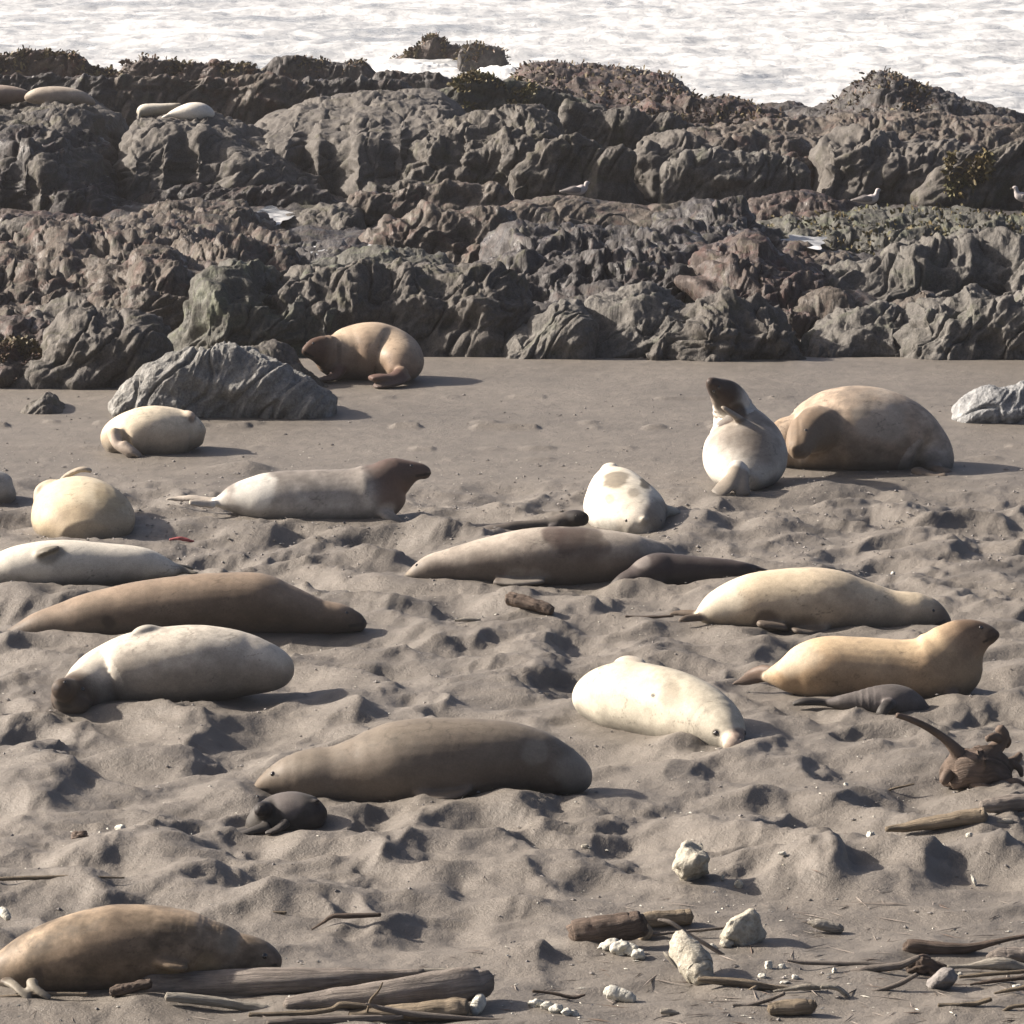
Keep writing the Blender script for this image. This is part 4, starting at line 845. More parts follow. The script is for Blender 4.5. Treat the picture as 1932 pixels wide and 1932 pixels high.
# on the reef
def reef_seal(label, Y, body, coat, limbs=(), **k):
    return seal(label, v_of(Y), body, coat, limbs, None, vox=.028, group=G_REEF, name='harbor_seal', **k)
def v_of(Y):
    lo, hi = 0, 1900
    for _ in range(60):
        m = (lo + hi) / 2
        if gy(m) > Y: lo = m
        else: hi = m
    return lo
reef_seal('brown seal on the reef platform cut off by the left edge', 107.2, [(-60,170,192),(-35,161,196),(0,160,198),(25,163,196),(45,168,192),(60,174,186)], dict(body=(.26,.19,.15), back=(.40,.33,.27), blot=.1))
reef_seal('tan grey seal lying on the left reef platform beside the brown one', 106.4, [(48,178,192),(60,170,196),(80,164,198),(110,163,200),(140,167,200),(160,175,200),(172,184,200),(178,192,202)], dict(body=(.34,.28,.22), back=(.46,.40,.33), blot=.1), [[(90,196,-.2,6,5),(86,204,-.3,6,4),(84,210,-.3,4,3)]])
reef_seal('slim cream seal lying on the middle reef left of the white one', 105.6, [(260,208,222),(270,197,222),(285,195,221),(305,195,217),(325,194,212),(342,193,204)], dict(body=(.34,.31,.25), back=(.58,.54,.46), blot=.06), [[(263,213,-.1,4,4),(262,220,-.2,4,3),(266,226,-.2,3,3)]])
reef_seal('bright white plump seal on the middle reef right of the slim cream one', 105.0, [(318,212,222),(330,205,223),(345,198,226),(362,193,228),(380,194,228),(395,202,226),(404,213,222)], dict(body=(.66,.62,.54), back=(.68,.64,.56), blot=.05), [[(322,216,0,5,4),(310,220,-.05,6,3),(304,223,-.05,4,2)]])
# ------------------------------------------------------------------ gulls
M_GULLW = plain('white_feathers', (.36, .33, .32), .7); M_GULLG = plain('grey_wing_feathers', (.16, .145, .14), .7)
M_BEAK = plain('dark_beak', (.10, .08, .05), .4); M_LEG = plain('pink_leg', (.42, .24, .20), .5)
def tube(name, pts, m, parent=None, seg=10, base=None, sub=4):
    P = catmull(np.array(pts, float), sub)
    V, f = loft(P[:, :3], np.maximum(P[:, 3], .002), np.maximum(P[:, 4], .002), None, seg)[:2]
    return mesh_obj(name, V, f, m, parent)
def gull(label, u, v, Y, hd=1, sit=False, z=None):
    c = at(u, v, Y); r = bpy.data.objects.new('gull', None); COL.objects.link(r); r.location = Vector([float(q) for q in c])
    h = .10 if sit else .22
    b = [(-.30*hd,0,h+.02,.02,.01),(-.22*hd,0,h+.03,.06,.03),(-.10*hd,0,h+.04,.10,.075),(.03*hd,0,h+.05,.11,.095),(.13*hd,0,h+.09,.09,.09),(.17*hd,0,h+.15,.06,.055),(.185*hd,0,h+.20,.05,.045),(.20*hd,0,h+.235,.048,.048),(.235*hd,0,h+.24,.035,.035),(.255*hd,0,h+.235,.015,.015)]
    if sit: b = [(x, y, zz if zz < h + .12 else zz - .04, a, c_) for x, y, zz, a, c_ in b]
    dz = -.04 if sit else 0
    tube('body', b, M_GULLW, r, 14)
    for sg in (-1, 1):
        tube('wing', [(.08*hd, sg*.09, h+.07, .02, .05),(-.05*hd, sg*.10, h+.075, .025, .07),(-.18*hd, sg*.07, h+.06, .02, .045),(-.34*hd, sg*.02, h+.035, .01, .015)], M_GULLG, r, 10)
        e = blob('eye', (.225*hd, sg*.036, h+.25+dz), .009, M_EYE, r, 1)
        if not sit: tube('leg', [(.0, sg*.035, h-.03, .008, .008), (.01*hd, sg*.035, .08, .007, .007), (0, sg*.035, .005, .01, .006), (.05*hd, sg*.04, .0, .02, .004)], M_LEG, r, 6)
    tube('beak', [(.25*hd,0,h+.236+dz,.014,.016),(.285*hd,0,h+.23+dz,.009,.012),(.305*hd,0,h+.22+dz,.004,.006)], M_BEAK, r, 8)
    return tag(r, label, 'gull', 'gulls on the reef')
gull('gull sitting on the brown shelf before the rounded boulder', 1088, 374, 94.6, 1, True)
gull('gull standing upright in front of the big dark boulder', 1637, 402, 95.6, 1)
gull('gull cut off by the right edge of the photo', 1934, 398, 95.0, -1)

# ------------------------------------------------------------------ driftwood and stones
W_GREY = wood_material('weathered_grey_driftwood', (.09, .075, .064), (.34, .295, .255))
W_BROWN = wood_material('brown_driftwood', (.045, .032, .024), (.20, .145, .11))
W_PALE = wood_material('pale_bleached_driftwood', (.20, .18, .145), (.50, .46, .39))
W_TAN = wood_material('tan_split_driftwood', (.11, .085, .055), (.36, .29, .205))
S_WHITE = stone_material('white_chalky_stone', (.34, .33, .28), (.60, .58, .51))
S_PALE = stone_material('pale_yellow_stone', (.20, .18, .14), (.48, .45, .37), sc=22)
S_GREY = stone_material('grey_beach_stone', (.10, .093, .087), (.24, .22, .205))
rs = random.Random(4)
G_WOOD = 'driftwood strewn over the foreground sand'; G_STONE = 'loose stones on the foreground sand'
def log(label, pts, m, name='driftwood_log', cat='driftwood', vg=None, flat=1.0, lump=.12, seg=22, group=G_WOOD, knots=(), lift=0.0, seed=None, ends='cut'):
    """pts: (u, v of the middle, half thickness[, dy]); rests where its underside meets the sand"""
    seed = seed if seed is not None else rs.randint(0, 999)
    if vg is None: vg = max(p[1] + p[2] * .8 for p in pts)
    Y = gy(vg - lift)
    k = ppm(Y)
    st = [[*at(p[0], p[1], Y + (p[3] if len(p) > 3 else 0)), p[2] / k * 1.0 / flat, p[2] / k] for p in pts]
    Q = catmull(st, max(4, int(60 / len(pts))))
    C = Q[:, :3].copy()
    w = np.minimum(Q[:, 3], .3)
    C[:, 2] += w * .18 * fbm(np.arange(len(C)) * .13, 0 * w + seed, 0 * w, 2, 5)
    V, f, S, U, T = loft(C, np.maximum(Q[:, 3], .004), np.maximum(Q[:, 4], .004), None, seg)
    n = len(C)
    N = V[:n * seg].reshape(n, seg, 3) - C[:, None, :]
    rr = np.linalg.norm(N, axis=2, keepdims=True)
    ang = np.linspace(0, 2 * math.pi, seg, endpoint=False)[None, :] + 0 * rr[..., 0]
    s = (np.arange(n) / n)[:, None] + 0 * ang
    dd = lump * 1.5 * (fbm(np.cos(ang) * 1.6 + seed, np.sin(ang) * 1.6, s * 2.5, 3, seed) * 1.6 + .9 * fbm(np.cos(ang) * 4 + seed, np.sin(ang) * 4, s * 2.5, 3, seed, .55, ridged=True) - .2)
    V[:n * seg] = (C[:, None, :] + N * (1 + dd[..., None])).reshape(-1, 3)
    uv = np.zeros((len(V), 2)); uv[:n * seg, 0] = s.ravel() * np.linalg.norm(C[-1] - C[0]); uv[:n * seg, 1] = np.abs(ang.ravel() / math.pi - 1) * .35
    base = C.mean(0); base[2] = 0
    gz = float(np.median(sand_h(C[:, 0], C[:, 1] - .05))) + lift
    root = mesh_obj(name, V, f, m, origin=base, uv=uv)
    root.location.z = gz * .9
    tag(root, label, cat, group)
    for kp in knots:
        st = [[*at(p[0], p[1], Y + (p[3] if len(p) > 3 else 0)), p[2] / k, p[2] / k] for p in kp]
        Q = catmull(st, 5)
        V, f = loft(Q[:, :3], np.maximum(Q[:, 3], .004), np.maximum(Q[:, 4], .004), None, 8)[:2]
        mesh_obj('branch', V - base, f, m, root)
    return root
def stone(label, u, vt, vb, w, m, name='stone', cat='stone', seed=None, ang=.16, sub=4, group=G_STONE, sink=.25, depth=1.0, tilt=0.0, cut=0.0, vg=None):
    seed = seed if seed is not None else rs.randint(0, 999)
    Y = gy(vg if vg else vb - 2); k = ppm(Y)
    c = at(u, (vt + vb) / 2, Y); h = (vb - vt) / 2 / k; hw = w / k
    bm = bmesh.new(); bmesh.ops.create_icosphere(bm, subdivisions=sub, radius=1)
    me = bpy.data.meshes.new(name); bm.to_mesh(me); bm.free()
    P = np.zeros(len(me.vertices) * 3, np.float32); me.vertices.foreach_get('co', P); P = P.reshape(-1, 3).astype(float)
    D = P.copy()
    # facets: clip by random planes
    r_ = random.Random(seed)
    for _ in range(11):
        nrm = np.array([r_.gauss(0, 1), r_.gauss(0, 1), r_.gauss(0, 1)]); nrm /= np.linalg.norm(nrm)
        q = D @ nrm; lim = r_.uniform(.55, .9)
        D -= np.outer(np.maximum(0, q - lim) * (.75 + cut), nrm)
    D *= (1 + ang * fbm(P[:, 0] * 1.5 + seed, P[:, 1] * 1.5, P[:, 2] * 1.5, 4, seed)[:, None] * 2.6 + .05 * fbm(P[:, 0] * 5 + seed, P[:, 1] * 5, P[:, 2] * 5, 2, seed, .5, ridged=True)[:, None])
    D = D * np.array([hw, (hw + h) * .5 * depth, h])
    ct, st_ = math.cos(tilt), math.sin(tilt)
    D = np.stack([D[:, 0] * ct - D[:, 2] * st_, D[:, 1], D[:, 0] * st_ + D[:, 2] * ct], 1)
    me.vertices.foreach_set('co', D.astype(np.float32).ravel())
    me.polygons.foreach_set('use_smooth', np.full(len(me.polygons), True))
    me.materials.append(m)
    c[2] += sh(c[0], c[1]) * .9 - h * sink
    o = bpy.data.objects.new(name, me); COL.objects.link(o); o.location = Vector([float(q) for q in c])
    return tag(o, label, cat, group)

# the heap of logs at the bottom left
log('long dark grey log with a thick sawn left end in front of the mottled seal', [(280,1873,26,.1),(300,1870,28,.1),(360,1867,27,.1),(450,1862,28,.05),(560,1858,25),(640,1853,19),(720,1848,12),(800,1843,8)], W_GREY, vg=1884, lump=.10)
log('long thin pale pole lying behind the two big grey logs', [(440,1843,3,.2),(520,1842,5,.2),(620,1842,6,.2),(700,1840,5,.2),(800,1837,4,.2),(905,1832,4,.2)], W_PALE, vg=1858, lump=.06)
log('thick grey split log with a hollow right end at the bottom', [(540,1901,14,-.1),(580,1896,17,-.1),(640,1890,20,-.1),(720,1882,24,-.1),(800,1874,28,-.05),(870,1866,30),(905,1860,26,.05),(916,1856,20,.1)], W_GREY, vg=1902, lump=.14, flat=.9)
log('pale knotty pole below the dark grey log', [(314,1884,8),(345,1886,9),(400,1892,9),(450,1900,9),(490,1906,10),(512,1911,10)], W_PALE, vg=1906, lump=.12)
log('bent tan stick under the thick split log', [(470,1918,4),(530,1916,4),(580,1914,5),(625,1908,5),(645,1899,6),(690,1902,5),(760,1912,3)], W_TAN, vg=1921, lump=.1)
log('wide wedge shaped slab of tan wood at the bottom', [(660,1914,8),(720,1910,12),(780,1908,16),(840,1902,18),(880,1900,17)], W_TAN, vg=1922, flat=.7, lump=.12)
log('thin grey branch crossing below the wedge slab', [(690,1896,2),(720,1905,5),(780,1916,6),(830,1920,5),(890,1924,4),(960,1928,3)], W_GREY, vg=1930, lump=.1)
log('upright forked twig leaning on the split log', [(772-80,1915,2,-.1),(700,1890,2.5,-.2),(714,1874,2,-.25),(722,1858,1.5,-.3)], W_TAN, 'driftwood_twig', vg=1918, lump=.1, seg=8)
log('dark stub of wood left of the big dark log', [(210,1890,9),(230,1884,11),(255,1878,9),(285,1872,7)], W_BROWN, vg=1893, lump=.25)
log('thin root running along the bottom left edge', [(-20,1892,4),(40,1888,4),(100,1885,4),(165,1884,3)], W_TAN, vg=1890, lump=.1)
log('flat pale grey board at the very bottom left of the logs', [(505,1930,6),(560,1926,8),(640,1924,8),(720,1921,6),(760,1919,4)], W_GREY, vg=1932, lump=.1)
log('short bent stick alone on the sand above the log heap', [(588,1762,1.5),(610,1748,3),(628,1737,4.5),(660,1736,5),(718,1734,4)], W_BROWN, 'driftwood_stick', vg=1754, lump=.1, seg=10)
log('thin straight twig on the sand at the left below the humps', [(-20,1686,4),(60,1683,4),(140,1681,3),(235,1683,1.5)], W_TAN, 'driftwood_stick', vg=1690, lump=.08, seg=8)
log('tiny pale twig on the sand below the foreground seal pup', [(800-285,1731,3),(540,1731,3)], W_TAN, 'driftwood_twig', vg=1735, seg=8)
log('short brown block of driftwood in the middle of the sand', [(958,1151,11,.1),(975,1153,12,.06),(1000,1160,12),(1022,1166,11,-.06),(1041,1174,9,-.12)], W_BROWN, vg=1176, lump=.22)
log('white sliver of wood lying flat left of the brown block', [(858,1189,2),(880,1187,4),(906,1188,3)], W_PALE, 'driftwood_stick', vg=1192, seg=8)
log('dark twig on the sand right of the brown block', [(1180,1179,2),(1220,1181,3),(1270,1178,2)], W_BROWN, 'driftwood_stick', vg=1183, seg=8)
# right middle heap
log('thick squared brown log with a dark end face in the lower middle', [(1080,1765,18,.05),(1090,1762,26,.05),(1130,1757,27,.05),(1180,1748,26,.08),(1205,1744,24,.1),(1215,1742,16,.1)], W_BROWN, vg=1784, lump=.08, flat=.9)
log('thinner brown log continuing behind the squared log', [(1195,1742,10,.15),(1230,1737,15,.18),(1270,1733,15,.2),(1303,1731,14,.22)], W_TAN, vg=1762, lump=.12, knots=[[(1205,1745,10,.0),(1222,1760,11,-.05),(1210,1776,8,-.1)]])
log('hollow barrel shaped pale stump piece with a dark underside', [(1283,1762,12,.25),(1290,1782,24,.15),(1303,1806,29,.05),(1318,1830,28,-.05),(1330,1848,18,-.12)], S_PALE, 'driftwood_stump', vg=1848, lump=.16, seg=20)
log('long thin grey branch slanting down across the barrel stump', [(1242,1738,3,.1),(1265,1743,4,.05),(1300,1765,3.5,0),(1345,1792,4,-.05),(1390,1822,3.5,-.1),(1440,1850,2.5,-.15),(1482,1868,2,-.2)], W_GREY, 'driftwood_branch', vg=1800, lump=.1, seg=10, knots=[[(1345,1792,3,-.05),(1365,1810,2.5,-.05),(1380,1838,2,-.1)], [(1390,1822,3,-.1),(1415,1838,2.5,-.1),(1450,1820,2,0)]])
log('thin stick from the squared log to the domed boulder', [(1222,1760,5,.05),(1260,1756,3,.05),(1320,1751,3,.05),(1370,1746,2.5,.05)], W_GREY, 'driftwood_stick', vg=1768, lump=.1, seg=8)
log('tan branch lying right of the barrel stump foot', [(1317,1850,4),(1345,1852,7),(1390,1856,8),(1425,1862,8),(1460,1866,5),(1510,1868,3)], W_TAN, 'driftwood_branch', vg=1868, lump=.15, knots=[[(1430,1862,5,0),(1412,1874,5,-.1),(1385,1880,3,-.2)]])
log('grey curved branch below the tan branch', [(1382,1900,3),(1410,1900,4),(1450,1890,4),(1480,1877,4)], W_GREY, 'driftwood_branch', vg=1902, lump=.12, seg=10)
log('thick short tan log near the bottom right of centre', [(1452,1904,12),(1470,1902,14),(1500,1901,15),(1525,1898,14),(1538,1897,10)], W_TAN, vg=1914, lump=.10)
log('yellowish bleached log with a crack at right of the domed boulder', [(1525,1731,3),(1540,1734,9),(1560,1739,10),(1580,1743,9),(1590,1745,6)], W_PALE, vg=1750, lump=.15)
log('thin root stick between barrel stump and white pebbles', [(1005,1873,3),(1040,1877,3),(1080,1885,4),(1104,1880,2)], W_BROWN, 'driftwood_stick', vg=1888, lump=.12, seg=8, knots=[[(1100,1935,4,-.1),(1105,1915,4,-.1),(1113,1900,3,-.1)]])
log('short stick leaning at the left of the barrel stump', [(1252,1796,2,0),(1262,1806,4,-.05),(1282,1832,2,-.1)], W_PALE, 'driftwood_stick', vg=1820, lump=.1, seg=8)
log('white bone like log segment marked with dark rings', [(1141,1866,7,.05),(1152,1866,12,.04),(1170,1871,12,.02),(1185,1876,11,0),(1197,1880,8,-.02)], S_WHITE, 'bleached_log', vg=1884, lump=.12)
log('small pale stick at the bottom centre right', [(1247,1911,5),(1262,1911,6),(1280,1914,4)], W_PALE, 'driftwood_stick', vg=1918, lump=.12)
log('white stub standing at the left edge behind the mottled seal', [(3,1720,5,.05),(9,1730,9,0),(16,1738,6,-.05)], S_WHITE, 'bleached_log', vg=1742, lump=.12)
log('white cylinder of bleached wood right of the split log', [(905,1884,8,.05),(905,1892,13,0),(899,1904,13,-.05),(894,1912,8,-.1)], S_WHITE, 'bleached_log', vg=1912, lump=.08)
# right side
log('long pale split plank high on the right', [(1672,1575,5,-.05),(1700,1572,8),(1750,1564,12),(1800,1557,14),(1840,1552,16),(1857,1550,16)], W_TAN, 'driftwood_plank', vg=1576, lump=.08, flat=.8)
log('grey log end continuing to the right edge from the pale plank', [(1850,1549,10,.1),(1880,1547,15,.12),(1932,1542,16,.15),(1990,1538,16,.2)], W_GREY, vg=1566, lift=.03, lump=.1)
log('pale flat block of wood by the right edge under the plank', [(1882,1572,4),(1895,1572,6),(1910,1571,5)], W_PALE, 'driftwood_block', vg=1578, lump=.1)
log('dark stick behind the pale wedge stone', [(1745-170,1562,3),(1600,1560,5),(1635,1563,3)], W_BROWN, 'driftwood_stick', vg=1568, lump=.15, seg=8)
log('smooth brown log with a rounded left end at lower right', [(1706,1788,7),(1715,1790,14),(1750,1794,15),(1790,1796,13),(1830,1793,9),(1870,1784,6),(1910,1775,4),(1960,1766,3)], W_BROWN, vg=1804, lump=.07)
log('knobbly grey log at the right edge behind the white pole', [(1862,1806,5),(1880,1802,13),(1910,1800,15),(1960,1800,15)], W_GREY, vg=1816, lump=.2)
log('gnarled brown root clump left of the white pole', [(1712,1830,6),(1725,1824,10),(1745,1822,13),(1765,1824,11),(1785,1826,6)], W_BROWN, 'driftwood_root', vg=1836, lump=.35, knots=[[(1735,1820,8,0),(1722,1812,6,.05),(1740,1803,5,.1),(1755,1808,4,.1)],[(1750,1822,7,0),(1762,1836,6,-.05),(1778,1838,4,-.1)]])
log('long thin pole ending at the root clump', [(1485,1818,2),(1520,1822,4),(1580,1824,4),(1640,1825,5),(1700,1827,5)], W_GREY, 'driftwood_stick', vg=1832, lump=.1, seg=10)
log('forked grey branch just under the long thin pole', [(1575,1852,2),(1620,1838,6),(1660,1833,8),(1700,1828,7),(1735,1812,4)], W_GREY, 'driftwood_branch', vg=1842, lump=.15, seg=10)
log('white pole with a bright bleached middle at the right', [(1788,1824,4),(1820,1823,4),(1850,1820,8),(1880,1818,12),(1905,1820,11),(1935,1826,8),(1980,1830,7)], W_PALE, 'driftwood_pole', vg=1832, lump=.08)
log('curved white root piece on the sand under the forked branch', [(1549,1862,4),(1565,1862,5),(1580,1864,5),(1592,1872,5),(1603,1884,4)], W_PALE, 'driftwood_root', vg=1882, lump=.15, seg=10)
log('segmented pale stick left of the curved white root', [(1460,1874,2),(1500,1869,4),(1525,1866,6),(1548,1867,5)], W_PALE, 'driftwood_stick', vg=1876, lump=.25, seg=10)
log('thin stick slanting up toward the grey leaning stone', [(1585,1886,2),(1640,1876,3),(1690,1862,5),(1730,1842,4)], W_GREY, 'driftwood_stick', vg=1874, lump=.1, seg=8)
log('pale stick lying at the right edge below the white pole', [(1810,1848,3),(1850,1844,4),(1900,1840,4),(1960,1834,4)], W_TAN, 'driftwood_stick', vg=1852, lump=.1, seg=8)
log('dark stick below the pale one at the right edge', [(1830,1862,2),(1870,1856,4),(1940,1848,4)], W_BROWN, 'driftwood_stick', vg=1864, lump=.1, seg=8)
log('tan stick at the right edge bottom', [(1876,1886,2),(1905,1880,4),(1950,1872,5)], W_TAN, 'driftwood_stick', vg=1888, lump=.1, seg=8)
log('broken stick pieces in line at the bottom right', [(1770,1908,3),(1800,1908,4),(1840,1905,4),(1870,1897,4)], W_TAN, 'driftwood_stick', vg=1912, lump=.25, seg=8)
log('bent twig at the bottom right corner', [(1888,1922,3),(1905,1912,4),(1930,1908,4),(1960,1912,4)], W_TAN, 'driftwood_stick', vg=1918, lump=.15, seg=8)
log('tiny twig by the heaped sand on the middle right', [(1660,1548-60,1.5),(1690,1480,2.5),(1725,1472,1.5)], W_TAN, 'driftwood_twig', vg=1488, seg=6)
# the uprooted stump
log('dark uprooted stump with one long root arm pointing up left', [(1782,1478,14,.1),(1800,1468,28,.05),(1825,1462,38,0),(1850,1460,40,0),(1880,1466,32,.05),(1900,1476,16,.1)], W_BROWN, 'driftwood_stump', vg=1486, lump=.28, seg=22, knots=[
    [(1815,1450,22,0),(1808,1428,15,-.02),(1785,1402,9,-.05),(1750,1378,7,-.1),(1715,1362,6,-.15),(1692,1355,5,-.2)],
    [(1855,1445,22,0),(1870,1425,16,.05),(1885,1410,14,.1),(1892,1392,13,.1),(1885,1378,10,.1)],
    [(1888,1400,10,.1),(1875,1396,9,.0),(1862,1400,6,-.05)], [(1895,1395,9,.1),(1902,1405,7,.15),(1898,1415,5,.15)],
    [(1870,1450,18,0),(1895,1448,12,.1),(1915,1440,10,.15),(1925,1428,6,.2)], [(1905,1445,9,.1),(1922,1454,7,.1),(1928,1470,4,.1)],
    [(1800,1470,16,0),(1788,1468,12,-.1),(1780,1482,9,-.15)], [(1870,1478,16,-.05),(1895,1486,12,-.15),(1915,1482,9,-.2),(1930,1486,6,-.2)],
    [(1830,1440,14,0),(1840,1422,8,.05),(1850,1415,5,.05)], [(1835,1480,18,-.1),(1850,1490,12,-.2),(1870,1494,6,-.25)]])
# stones
stone('pale pitted stone block half buried at the foot of the humps', 1310, 1588, 1672, 42, S_PALE, seed=5, ang=.22, cut=.3, tilt=-.5, sink=.1)
stone('rounded domed boulder of pale stone beside the thin sticks', 1403, 1706, 1782, 46, S_PALE, seed=9, ang=.12, depth=.9)
stone('small round tan stone above the domed boulder', 1394, 1662, 1681, 9, S_PALE, seed=3)
stone('pinkish chip right of the pitted stone block', 1363, 1656, 1672, 4, S_PALE, seed=13)
stone('grey leaning stone slab at the lower right', 1775, 1824, 1868, 32, S_GREY, seed=21, tilt=.45, ang=.08, cut=.2)
stone('white wedge stone standing point down left of the plank', 1643, 1560, 1604, 10, S_WHITE, seed=31, ang=.2)
stone('white pebble on top of the right hand sand hump', 1829, 1594, 1606, 7, S_WHITE, seed=33)
stone('white chip on the shaded side of the right hand sand hump', 1838, 1638, 1664, 4, S_WHITE, seed=34, tilt=.4)
stone('small round pebble lying in the hollow left of the sand humps', 1286, 2495*.644-1, 1619, 6, S_GREY, seed=36)
stone('white oval stone on the left sand above the twig', 228, 1581, 1598, 12, S_WHITE, seed=37, ang=.06)
stone('white oval stone by the wide hump shadow at left centre', 1010, 1489+3, 1500, 7, S_WHITE, seed=38)
stone('pale stone by the right rim of the footprint crater', 1105, 1594-3, 1601, 8, S_PALE, seed=39)
stone('small bright pebble on the ridge by the white seal face', 1596, 1490-2, 1500, 5, S_WHITE, seed=40)
stone('lone white pebble left of the leaning stone slab', 1574, 1831, 1846, 5, S_WHITE, seed=41)
stone('white pebble touching the leaning stone slab on the right', 1811, 1831, 1841, 5, S_WHITE, seed=42)
stone('rusty brown lump of dried kelp on the left sand', 150, 1583, 1600, 20, W_BROWN, 'kelp_lump', 'kelp', seed=43, ang=.4)
for i, (u, vt, vb, w) in enumerate([(1152,1772,1798,19),(1172,1770,1804,20),(1192,1780,1806,17),(1206,1790,1814,14),(1138,1784,1798,12)]):
    stone(['leftmost upper white chalk lump under the squared log', 'largest white chalk lump under the squared log', 'third white chalk lump below the squared log', 'lowest right white chalk lump below the squared log', 'tiny chalk lump at the corner of the squared log'][i], u, vt, vb, w, S_WHITE, 'chalk_lump', 'stone', seed=50 + i, ang=.34, sub=3, group='white chalk lumps under the squared log')
for i, (u, vt, vb, w) in enumerate([(1012,1889,1909,15),(1031,1894,1914,13),(1050,1899,1920,15),(1068,1905,1924,12),(1084,1911,1924,9)]):
    stone(['first from the left in the row of white lumps at the bottom', 'second from the left in the row of white lumps at the bottom', 'third from the left in the row of white lumps at the bottom', 'fourth from the left in the row of white lumps at the bottom', 'last and smallest in the row of white lumps at the bottom'][i], u, vt, vb, w, S_WHITE, 'chalk_lump', 'stone', seed=60 + i, ang=.34, sub=3, group='row of white lumps at the bottom')
for i, (u, vt, vb, w, L) in enumerate([(1450,1812,1834,8,'white curled shell fragment right of the branch crossing'),(1475,1822,1834,10,'white shell piece at the start of the long thin pole'),(1500,1840,1852,9,'white shell piece under the left end of the thin pole'),
        (1480,1850,1858,11,'flat white shell left of the segmented stick'),(1438,1838,1850,8,'pale shell by the foot of the crossing branch'),(1345,1778,1790,9,'pale stone in front of the domed boulder'),(1372,1765,1788,14,'yellowish stone at the left foot of the domed boulder'),
        (1395,1775,1784,8,'small light stone under the domed boulder'),(1920,1856,1872,10,'white stone among the sticks at the right edge'),(1480,1662,1666,5,'white chip in the dark hollow of the cone hump'),(1475,1645+5,1656+3,9,'white flat chip at the base of the cone hump'),
        (600,1568-10,1566,7,'white chip left of the pup curled at the chin'),(870,1494,1502,6,'dark chip of bark under the foreground seal belly'),(1745-60,1070,1078,5,'white flake on the sand above the golden cream seal'),(350,1717+3,1729,5,'white grain beside the mottled seal back')]):
    stone(L, u, vt, vb, w, S_WHITE if 'dark' not in L and 'yellow' not in L else S_PALE, 'shell_fragment' if 'shell' in L else 'stone', 'shell' if 'shell' in L else 'stone', seed=80 + i, ang=.2, sub=3)

# loose grit: uncountable, one mesh
def grit(name, n, ylo, yhi, smin, smax, m, seed, label, dens=None, kx=.12, el=1.0, th=1.0):
    r = np.random.RandomState(seed)
    y = np.sqrt(r.uniform(ylo ** 2, yhi ** 2, n * 4)); x = r.uniform(-kx, kx, n * 4) * y
    w = fbm(x * .5, y * .3, 0 * x, 3, seed) if dens is None else dens(x, y)
    keep = r.uniform(-.35, .35, n * 4) < w
    x, y = x[keep][:n], y[keep][:n]
    z = sand_h(x, y); s = smin * (smax / smin) ** (r.uniform(0, 1, len(x)) ** 2.2)
    base = np.array([(1, 0, 0), (-1, 0, 0), (0, 1, 0), (0, -1, 0), (0, 0, .8), (0, 0, -.5)], float)
    fc = np.array([(0,2,4),(2,1,4),(1,3,4),(3,0,4),(2,0,5),(1,2,5),(3,1,5),(0,3,5)])
    a = r.uniform(0, 6.28, len(x)); c, s_ = np.cos(a), np.sin(a)
    st = np.stack([el * r.uniform(.8, 1.6, len(x)), th * r.uniform(.6, 1.1, len(x)), th * r.uniform(.5, 1.0, len(x))], 1)
    V = base[None] * st[:, None, :] * s[:, None, None] * r.uniform(.75, 1.25, (len(x), 6, 1))
    V = np.stack([V[..., 0] * c[:, None] - V[..., 1] * s_[:, None], V[..., 0] * s_[:, None] + V[..., 1] * c[:, None], V[..., 2]], 2)
    V += np.stack([x, y, z + s * .25], 1)[:, None, :]
    Fc = (fc[None] + (np.arange(len(x)) * 6)[:, None, None]).reshape(-1, 3)
    o = mesh_obj(name, V.reshape(-1, 3), Fc, m, smooth=False)
    return tag(o, label, 'grit', kind='stuff')
grit('shell_grit', 2600, 32, 64, .004, .016, S_WHITE, 5, 'white shell grit scattered over the sand')
grit('dark_grit', 3000, 32, 70, .006, .026, S_GREY, 6, 'grey grit and clods scattered over the sand')
grit('wet_grit', 3600, 50, 63, .006, .030, S_GREY, 8, 'gravelly clods along the churned edge of the packed sand', dens=lambda x, y: .7 * np.exp(-((y - 57) / 3.5) ** 2) - .3 + .2 * fbm(x, y, 0 * x, 2, 8))

wr = lambda x, y: .55 * sstep(.2, 1.2, x) * (1 - sstep(36.6, 38.2, y)) + .45 * (1 - sstep(34.6, 36, y)) - .42 + .5 * fbm(x * .8, y * .5, 0 * x, 3, 15)
grit('twig_litter', 420, 32.5, 39.5, .012, .040, W_GREY, 15, 'small grey twigs and splinters littering the foreground sand', dens=wr, el=4.2, th=.28)
grit('splinter_litter', 220, 32.5, 39.5, .010, .034, W_BROWN, 16, 'brown bark splinters littering the foreground sand', dens=wr, el=3.6, th=.32)
grit('shell_litter', 160, 32.5, 40, .010, .028, S_WHITE, 17, 'broken white shell bits among the driftwood', dens=wr, el=1.3, th=.6)

log('scrap of red weed lying on the sand below the dark headed seal', [(320,1016,2),(335,1014,3),(350,1016,3),(366,1019,1.5)], plain('red_weed', (.28,.06,.06), .6), 'weed_scrap', 'weed', vg=1020, lump=.3, seg=8)
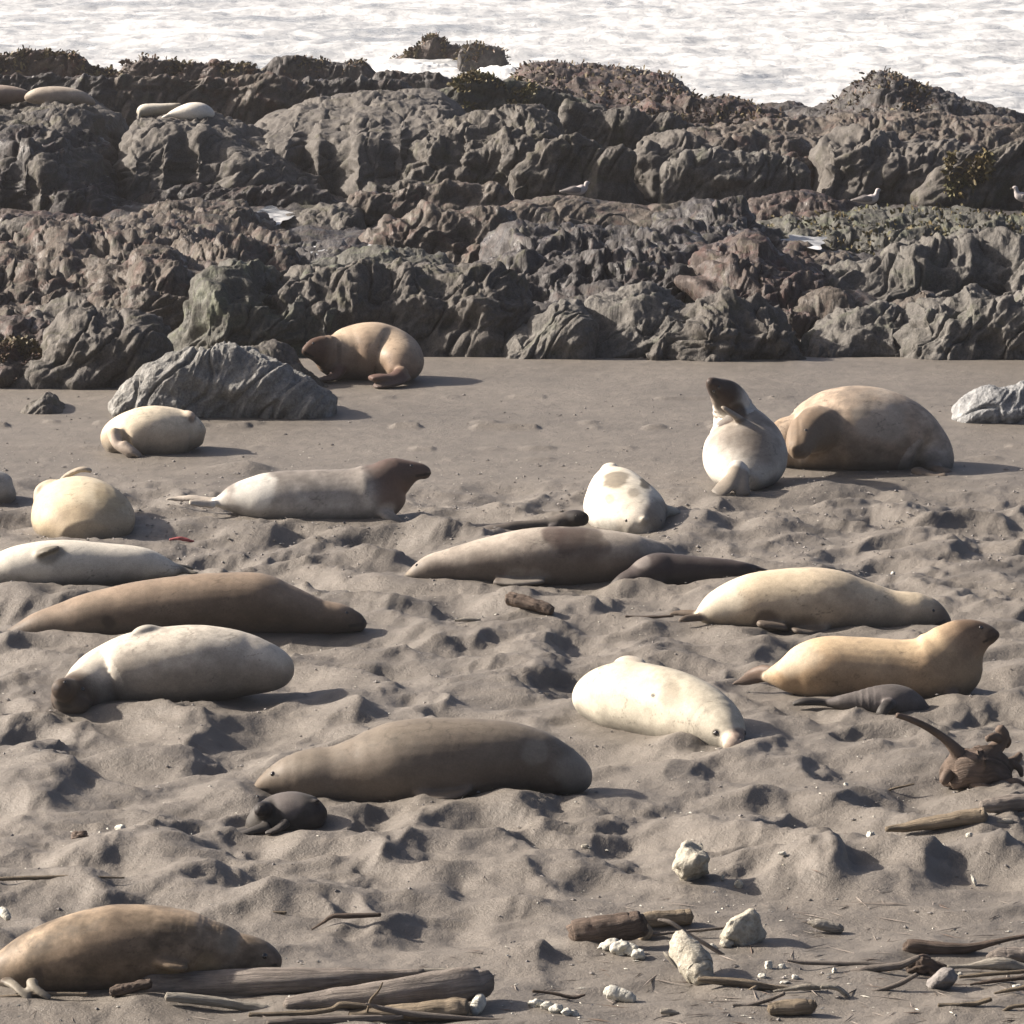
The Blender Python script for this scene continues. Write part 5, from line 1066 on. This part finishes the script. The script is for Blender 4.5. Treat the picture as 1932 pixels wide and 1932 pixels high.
# tide pools between the shelves; foam tone also paints in wet glints
M_POOL = water_material('foam_glint_pool_water', .40, .55, (.05, .052, .05))
def pool(u, v, wu, dm, z, seed, foam=False):
    Y = gy(v, z); k = ppm(Y); c = at(u, v, Y)
    n = 60; V = [[0, 0, .0]]
    for ring in range(1, 13):
        for i in range(n):
            a = i / n * 2 * math.pi
            r = (1 + .35 * float(noise3(np.array([math.cos(a) * 1.6 + seed]), np.array([math.sin(a) * 1.6]), np.array([0.]), 3)[0]) * 2) * ring / 12
            x_, y_ = math.cos(a) * wu / k * r, math.sin(a) * dm * r
            V.append([x_, y_, .05 * float(noise3(np.array([x_ * 3]), np.array([y_ * 2]), np.array([seed * 1.]), 7)[0]) * (1 - (ring / 12) ** 4)])
    f = [[0, 1 + i, 1 + (i + 1) % n] for i in range(n)]
    for ring in range(11):
        b0 = 1 + ring * n; b1 = b0 + n
        for i in range(n): f.append([b0 + i, b1 + i, b1 + (i + 1) % n, b0 + (i + 1) % n])
    o = mesh_obj('tide_pool_water', V, f, M_POOL); o.location = (c[0], Y, z)
    tag(o, kind='structure')
pool(508, 410, 45, 2.2, .38, 1)
pool(620, 470, 90, 1.6, .52, 2)
pool(1165, 448, 30, .9, .72, 5)
pool(1520, 455, 40, 1.2, .52, 4)
# surf round the islet
def surf(u0, u1, v, Y, hgt, dm, seed):
    p0, p1 = at(u0, v, Y), at(u1, v, Y)
    nx, ny = 120, 30
    a, b = np.meshgrid(np.linspace(0, 1, nx), np.linspace(-1, 1, ny))
    x = p0[0] + (p1[0] - p0[0]) * a; y = Y + b * dm
    e = np.sin(a * math.pi) ** .6 * np.clip(1 - b ** 2, 0, 1)
    z = -1.1 + hgt * e * (1 + .9 * fbm(x * 1.3, y * 1.3, 0 * x + seed, 4, 9))
    o = mesh_obj('surf_foam', np.stack([x.ravel(), y.ravel(), z.ravel()], 1), grid_faces(ny, nx), M_FOAM)
    tag(o, 'white surf foam washing round the weedy islet', 'foam', kind='stuff')
M_FOAM = stone_material('white_surf_foam', (.50, .51, .51), (.66, .67, .67), .85, 3)
surf(680, 900, 125, 171, .34, 2.2, 1)
surf(885, 1030, 140, 168, .45, 1.8, 2)
surf(840, 960, 150, 163, .25, 1.4, 3)

# thin sea air over the whole place
hv = [(-2500, -5, -3), (2500, -5, -3), (2500, 9200, -3), (-2500, 9200, -3)]
hv = hv + [(a, b, 9.4) for a, b, c in hv]
haze = mesh_obj('haze', hv, [(0, 3, 2, 1), (4, 5, 6, 7), (0, 1, 5, 4), (1, 2, 6, 5), (2, 3, 7, 6), (3, 0, 4, 7)], None, smooth=False)
hm = bpy.data.materials.new('sea_haze'); hm.use_nodes = True; hm.node_tree.nodes.clear()
ho = hm.node_tree.nodes.new('ShaderNodeOutputMaterial'); hp = hm.node_tree.nodes.new('ShaderNodeVolumePrincipled')
hp.inputs['Color'].default_value = (.95, .93, .92, 1); hp.inputs['Density'].default_value = .00022; hp.inputs['Anisotropy'].default_value = .45
hm.node_tree.links.new(hp.outputs[0], ho.inputs['Volume'])
haze.data.materials.append(hm); tag(haze, kind='stuff')
